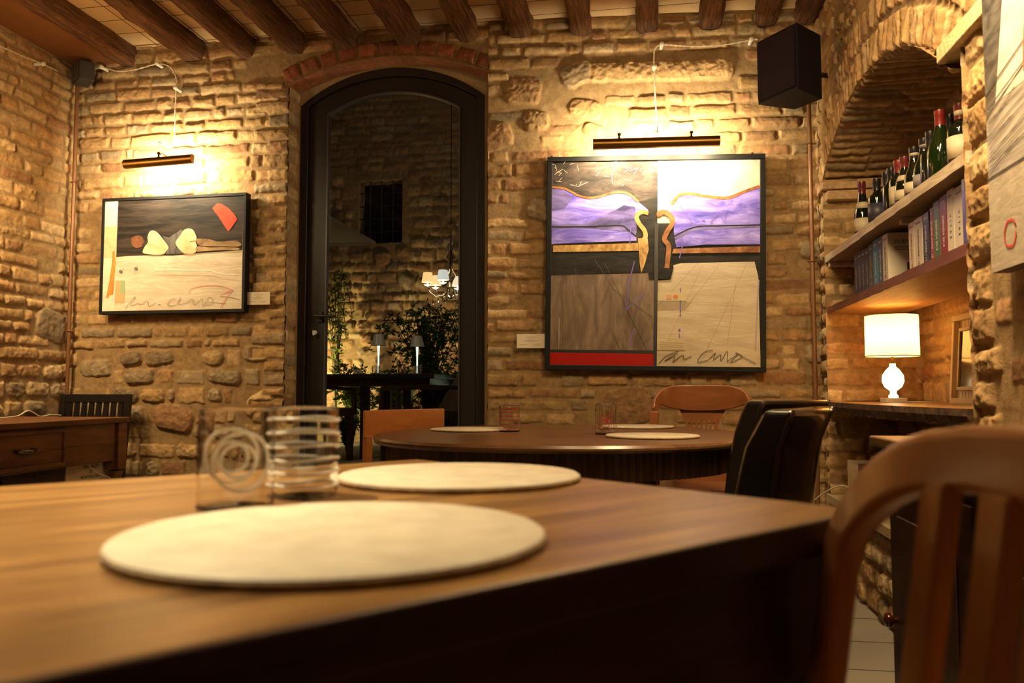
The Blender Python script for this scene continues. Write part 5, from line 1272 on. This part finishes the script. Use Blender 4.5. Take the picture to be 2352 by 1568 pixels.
BL = [(1979, 418, .036, 'burg', 'foil_wine', 'label', False, 'shoulder', 'dark bottle with cream collar label at the far left end of the shelf'),
      (2013, 411, .037, 'bord', 'foil_black', 'label_navy', False, None, 'black capped bottle with navy label, second from the far end'),
      (2035, 396, .034, 'bord', 'foil_black', 'label', False, None, 'slim dark bottle squeezed behind the fourth one, third from the far end'),
      (2047, 387, .036, 'bord', 'foil_black', None, False, None, 'plain black bottle, fourth from the far end'),
      (2063, 369, .037, 'bord', 'foil_red', 'label', False, None, 'bottle with bright red capsule and cream label, fifth from the far end'),
      (2077, 361, .038, 'burg', 'foil_wine', 'label', False, 'shoulder', 'round shouldered bottle with wine red capsule, sixth from the far end'),
      (2099, 339, .037, 'burg', 'foil_black', 'label', False, 'label', 'bottle with beige neck band and slanted label, seventh from the far end'),
      (2122, 319, .039, 'burg', 'foil_black', 'label_grey', False, 'label_grey', 'bottle with pinkish neck band and grey label, eighth from the far end'),
      (2137, 303, .036, 'bord', 'foil_black', None, False, None, 'plain dark bottle just left of the tall green one'),
      (2158, 254, .044, 'burg', 'foil_red', None, True, None, 'tallest green bottle with red capsule and green tip'),
      (2182, 264, .038, 'bord', 'foil_black', None, False, None, 'black capped bottle just right of the tall green one'),
      (2204, 239, .040, 'bord', 'foil_wine', 'label', False, 'label', 'bottle with wine red capsule, cream band and cream label near the stone edge'),
      (2220, 262, .038, 'bord', 'foil_black', 'label_grey', False, None, 'last bottle half hidden behind the rough stone edge')]
for (px, py, r, kind, foil, lab, gr, band, lb) in BL:
    q = onX(px, py, BX + {2035: .055, 2182: .08, 2220: .04}.get(px, 0)); bottle(q.y, q.x, q.z, r * .93, kind, foil, lab, lb, gr, band)

BKX = XR + .03
def book(pa, pb, top, mat, txtm, s, label, x0=BKX, dep=.17, size=.019, vert=False, extra=None):
    ya, yb = onX(pa, 640, x0).y, onX(pb, 640, x0).y; zt_ = top
    t = thing('book', label, 'book', (x0, (ya + yb) / 2, LZ + .034), 0, 'wine guides on the lower shelf')
    th = abs(ya - yb) - .0015; h = zt_ - LZ - .034
    mb = MB(); mb.box((dep / 2, 0, h / 2), (dep, th, h)); mb.build('cover', mat, t, bevel=.002)
    mb = MB(); mb.box((dep / 2 + .004, 0, h + .0002), (dep - .01, th - .005, .0006)); mb.build('pages', M['paper'], t)
    # spine faces -x; letters run from bottom to top
    Rt = Matrix(((0, 0, -1), (0, -1, 0), (-1, 0, 0))).transposed() if False else Matrix(((0, 0, -1), (0, 1, 0), (1, 0, 0))).to_3x3()
    if s: text(s, min(size, th * .8), txtm, t, (-.0006, 0, h * .45), Matrix(((0, 0, -1), (0, -1, 0), (-1, 0, 0))) if not vert else Matrix(((0, 0, -1), (0, -1, 0), (-1, 0, 0))), sx=.8, ext=.0002)
    mb = MB(); mb.box((-.0004, 0, h * .90), (.0004, th * .55, .006)); mb.build('spine_mark', txtm, t)
    return t
def bt(px, py): return onX(px, py, BKX).z
navy = plain('navy cloth', (.022, .028, .095), .45); grb = plain('slate cover', (.045, .06, .085), .45); cya = plain('cyan cover', (.03, .20, .42), .35); bgr = plain('steel blue cover', (.045, .075, .19), .4)
whi = plain('cream cover', (.62, .56, .46), .45); nv2 = plain('dark navy cover', (.018, .018, .05), .4); rd = plain('red cover', (.24, .012, .012), .4); gn = plain('green cover', (.045, .13, .05), .4); rd2 = plain('crimson cover', (.20, .008, .010), .4); vio = plain('violet cover', (.07, .06, .20), .15)
goldi = plain('gold print', (.55, .42, .20), .4); wti = plain('white print', (.75, .72, .66), .5); rdi = plain('red print', (.45, .06, .03), .5); dki = plain('dark print', (.06, .06, .09), .5)
s69 = lambda v: 1900 + v / 6.918
bk = [(432, 490, 583, navy, goldi, 'DUEMILAVINI', 'first navy book at the far left end of the row'), (490, 545, 577, navy, goldi, 'DUEMILAVINI', 'second navy book from the far left end'), (545, 610, 573, navy, goldi, 'DUEMILAVINI', 'third navy book from the far left end'), (610, 665, 568, navy, goldi, 'DUEMILAVINI', 'fourth navy book, beside the slate coloured one'),
      (665, 735, 560, grb, goldi, 'DUEMILAVINI / 05', 'slate coloured book left of the bright cyan one'), (735, 812, 549, cya, wti, 'DUEMILAVINI / 06', 'bright cyan blue book'), (814, 890, 542, bgr, wti, 'DUEMILAVINI / 07', 'steel blue book between the cyan and the wide cream book'), (890, 975, 534, whi, dki, 'DUEMILAVINI / 08', 'thick cream book showing its front cover in the gap'),
      (1312, 1402, 508, whi, rdi, 'DUEMILAVINI / 09', 'cream book with red lettering right of the gap'), (1402, 1535, 497, whi, dki, 'DUEMILAVINI / 10', 'cream book with dark lettering beside the navy one'), (1537, 1640, 486, nv2, wti, 'DUEMILAVINI / 11', 'dark navy book with white lettering right of the cream pair'), (1660, 1712, 474, rd, wti, 'DUEMILAVINI / 12', 'thin red book left of the green one'),
      (1712, 1815, 458, gn, wti, 'BIBENDA 2013', 'green book standing between the two red ones'), (1815, 1935, 445, rd2, wti, 'BIBENDA 2014', 'crimson red book right of the green one'), (1935, 2048, 430, whi, dki, 'V  I  T  A  E', 'first of two tall cream books with spaced letters'), (2048, 2215, 422, whi, dki, 'V  I  T  A  E', 'second tall cream book with spaced letters, nearer the rough stone edge')]
for (a_, b_, tp, m_, tm, s, lb) in bk:
    pa, pb = s69(a_), s69(b_); top_ = onX((pa + pb) / 2, tp if tp > 0 else 500, BKX).z
    if lb.startswith('thick cream'): top_ = bt(2038, 534)
    tb = book(pa, pb, top_, m_, tm, s, lb)
    if lb.startswith('thick cream'):
        th = onX(pb, 640, BKX).y - tb.location.y; hh_ = top_ - LZ - .034
        Rt = Matrix(((1, 0, 0), (0, 0, -1), (0, 1, 0)))
        text('DUEMILAVINI', .020, dki, tb, (.085, th - .0012 if th < 0 else -abs(th) - .0004, hh_ - .035), Rt, ext=.0002, sx=1.05)
        mb = MB()
        for k, zz_ in enumerate((hh_ - .055, hh_ - .065)): mb.box((.07, -abs(th) + .0002, zz_), (.09, .0006, .004))
        mb.build('subtitle', M['greyink'], tb)
        for k in range(3):
            mb = MB(); z_ = .015 + k * .042; mb.tube([(.055 + .012 * k, -abs(th) + .0002, z_ + .01), (.15, -abs(th) + .0002, z_ + .01)], [.017, .017], 14); o = mb.build('cover_picture', plain('aubergine print', (.05, .025, .04), .4) , tb, smooth='auto'); o.scale = (1, .02, 1); o.location = (0, (-abs(th)) * (1 - .02), 0)
ye = onX(2228, 500, BKX).y
t = thing('book', 'tall glossy violet book standing right against the rough stone edge', 'book', (BKX - .02, ye - .012, LZ + .034), math.radians(4), 'wine guides on the lower shelf')
mb = MB(); mb.box((.09, 0, .098), (.18, .02, .196)); mb.build('cover', vio, t, bevel=.002)
t = thing('book', 'flat green striped book lying on top of the upright books under the bottle shelf', 'book', (BKX + .09, 2.98, LZ + .2), 0)
# lying on the two cream books right of the gap
# (its underside rests on the tallest of them)
tops = max(onX(2010, 508, BKX).z, onX(2112, 497, BKX).z)
t.location.z = tops + .0008; t.location.y = onX(2080, 500, BKX).y - .0
mb = MB(); mb.box((0, 0, .007), (.16, .22, .014)); mb.build('cover', whi, t, bevel=.001); mb = MB(); mb.box((-.0802, 0, .007), (.0008, .20, .007)); mb.build('spine_mark', plain('green print', (.02, .09, .05), .5), t)

# table lamp on the board
lp = onZ(2052, 905, BZ); LX, LY = XR + .17, 0
lp = onX(2052, 905, 1.04); LX, LY = lp.x, lp.y
zb = onX(2052, 818, LX).z; ztp = onX(2052, 722, LX).z; dist = (Vector((LX, LY)) .length); rs = 53 / FOC * dist * .98
t = thing('table_lamp', 'lit table lamp with cream drum shade and round glass base in the recess', 'lamp', (LX, LY, BZ))
zb -= BZ; ztp -= BZ
mb = MB(); mb.box((0, 0, .010), (.085, .085, .02)); mb.build('plinth', plain('lamp plinth', (.75, .68, .52), .4), t, bevel=.002)
mb = MB(); mb.lathe([(.0001, .02), (.018, .02), (.020, .028), (.012, .040), (.014, .050), (.034, .066), (.044, .09), (.042, .115), (.026, .14), (.013, .152), (.012, .165), (.0001, .166)], 40)
mb.build('base', emit('lit glass lamp body', (1, .80, .46), 2.2, (.85, .80, .70)), t, smooth=True)
mb = MB(); mb.tube([(0, 0, .16), (0, 0, zb + .03)], .006, 10); mb.build('stem', M['brassdark'], t)
sm, tt_, bb = new_mat('lamp shade cloth'); tr = tt_.nodes.new('ShaderNodeBsdfTranslucent'); tr.inputs[0].default_value = (.62, .50, .30, 1); df = tt_.nodes.new('ShaderNodeBsdfDiffuse'); df.inputs[0].default_value = (.70, .58, .38, 1)
mx = tt_.nodes.new('ShaderNodeMixShader'); mx.inputs[0].default_value = .30; tt_.links.new(df.outputs[0], mx.inputs[1]); tt_.links.new(tr.outputs[0], mx.inputs[2]); tt_.links.new(mx.outputs[0], tt_.nodes['Material Output'].inputs['Surface'])
mb = MB(); mb.lathe([(rs, zb), (rs * .985, ztp)], 56); sh = mb.build('lamp_shade', sm, t, smooth=True, recalc=False)
mb = MB()
for z_ in (zb + .001, ztp - .001): mb.tube([(rs * math.cos(a), rs * math.sin(a), z_) for a in np.linspace(0, 2 * math.pi, 56, endpoint=False)], .0022, 6, closed=True)
mb.build('shade_piping', plain('brown piping', (.16, .09, .04), .6), sh, smooth=True)
mb = MB(); mb.lathe([(.0001, -.03), (.02, -.025), (.028, 0), (.02, .025), (.0001, .03)], 24, (0, 0, (zb + ztp) / 2)); mb.build('bulb', emit('lamp bulb', (1, .60, .21), 680), t, smooth=True)
mb = MB(); mb.tube([(LX + .045, LY, BZ + .004), (LX + .09, LY - .05, BZ + .004), (LX + .12, LY - .14, BZ + .004)], .0025, 6); o = mb.build('lamp_cord', M['wire'], smooth=True); tag(o, 'thin pale cord lying on the board behind the lit lamp', 'cord')

# small pale shuttered frame in the recess
XS = XR + ADX - .085
fa_, fb_ = onX(2176, 830, XS), onX(2250, 830, XS); zt_, zb_ = onX(2200, 731, XS).z, BZ
wF = abs(fa_.y - fb_.y); hF = zt_ - zb_ + .02
t = thing('wooden_frame', 'pale painted wooden window frame leaning in the recess right of the lamp', 'frame', (XS, (fa_.y + fb_.y) / 2, BZ), -math.pi / 2)
t.rotation_euler = (math.radians(-4), 0, -math.pi / 2)
fm = frame_mesh(wF, hF, .022, .03); fo_ = fm.build('outer_frame', M['frame_pale'], t, bevel=.002); fo_.location = (0, 0, hF / 2)
fm = frame_mesh(wF * .62, hF * .70, .014, .02); fo2 = fm.build('inner_frame', M['frame_pale'], t, bevel=.002); fo2.location = (0, .004, hF * .5)
mb = MB()
for k in range(9): mb.box((-wF * .45 + wF * .9 * (k + .5) / 9, .024, hF / 2), (wF * .9 / 9 - .003, .008, hF - .04))
mb.build('beadboard', M['frame_pale'], t, bevel=.0015)
mb = MB(); mb.box((0, .012, hF * .5), (wF * .58, .004, hF * .66)); mb.build('glass_panel', plain('reflecting dark glass', (.06, .05, .035), .12), t)

# crate in the lower recess, ledge and wire
qc = onX(1944, 1060, XR + .06)
t = crate((XR + .06 + .08, qc.y - .11, AZ0), (.20, .16, max(.12, qc.z - AZ0)), -math.pi / 2, M['crate'], [], M['ink'], 'pale wooden crate standing low in the recess beside the dark cabinet', .02)
w0 = onX(1869, 1150, XR - .10); w1 = onX(1934, 1115, XR - .02)
mb = MB(); mb.tube(catmull([(XR + .05, w1.y - .1, AZ0 + .012), tuple(w1), tuple(w0), (w0.x - .05, w0.y, .25), (w0.x - .06, w0.y - .05, .003)], 10), .003, 6); o = mb.build('power_cable', M['wire'], smooth=True); tag(o, 'thin white cable slanting down from the recess at the right corner', 'cable')

# dark cabinet against the right wall
cxf = .575; cz_ = .69; qy = onX(2020, 1000, cxf - .03).y; qyb = onX(2041, 1200, cxf).y
cf = plane_hit(2020, 1000, (0, 0, .70), (0, 0, 1)); 
CF = G((2041 - 1176) / FOC * 2.02, 2.02, 0); cxf = CF.x; yend = CF.y; ctz = .86 - 100 / FOC * 2.05 + .0
Lc = 1.1; dp = XR - .04 - cxf
t = thing('cabinet', 'low dark wooden cabinet with round knobs against the right wall', 'cabinet', (cxf, yend, 0), 0)
mb = MB(); mb.box((dp / 2 - .015, -Lc / 2 + .015, ctz - .012), (dp + .05, Lc + .06, .024)); mb.build('top', M['cabinet_top'], t, bevel=.005)
mb = MB(); mb.box((dp / 2, -Lc / 2, (ctz - .024) / 2), (dp, Lc, ctz - .024)); mb.build('body', M['cabinet'], t, bevel=.003)
for k in range(2):
    y0_ = -.03 - k * .53; mb = MB(); mb.box((-.008, y0_ - .25, ctz / 2 - .03), (.016, .50, ctz - .14)); d = mb.build('door', M['cabinet'], t, bevel=.003)
    mb = MB(); mb.box((-.019, y0_ - .25, ctz / 2 - .03), (.008, .36, ctz - .30)); mb.build('door_panel', M['cabinet'], d, bevel=.004)
    yk = y0_ - .05
    kz = .86 - (1404 - 900) / FOC * 1.98
    mb = MB(); mb.tube([(-.014, yk, kz), (-.024, yk, kz), (-.030, yk, kz), (-.036, yk, kz), (-.046, yk, kz), (-.050, yk, kz)], [.012, .008, .009, .017, .016, .004], 20); mb.build('knob', M['knob'], d, smooth=True)
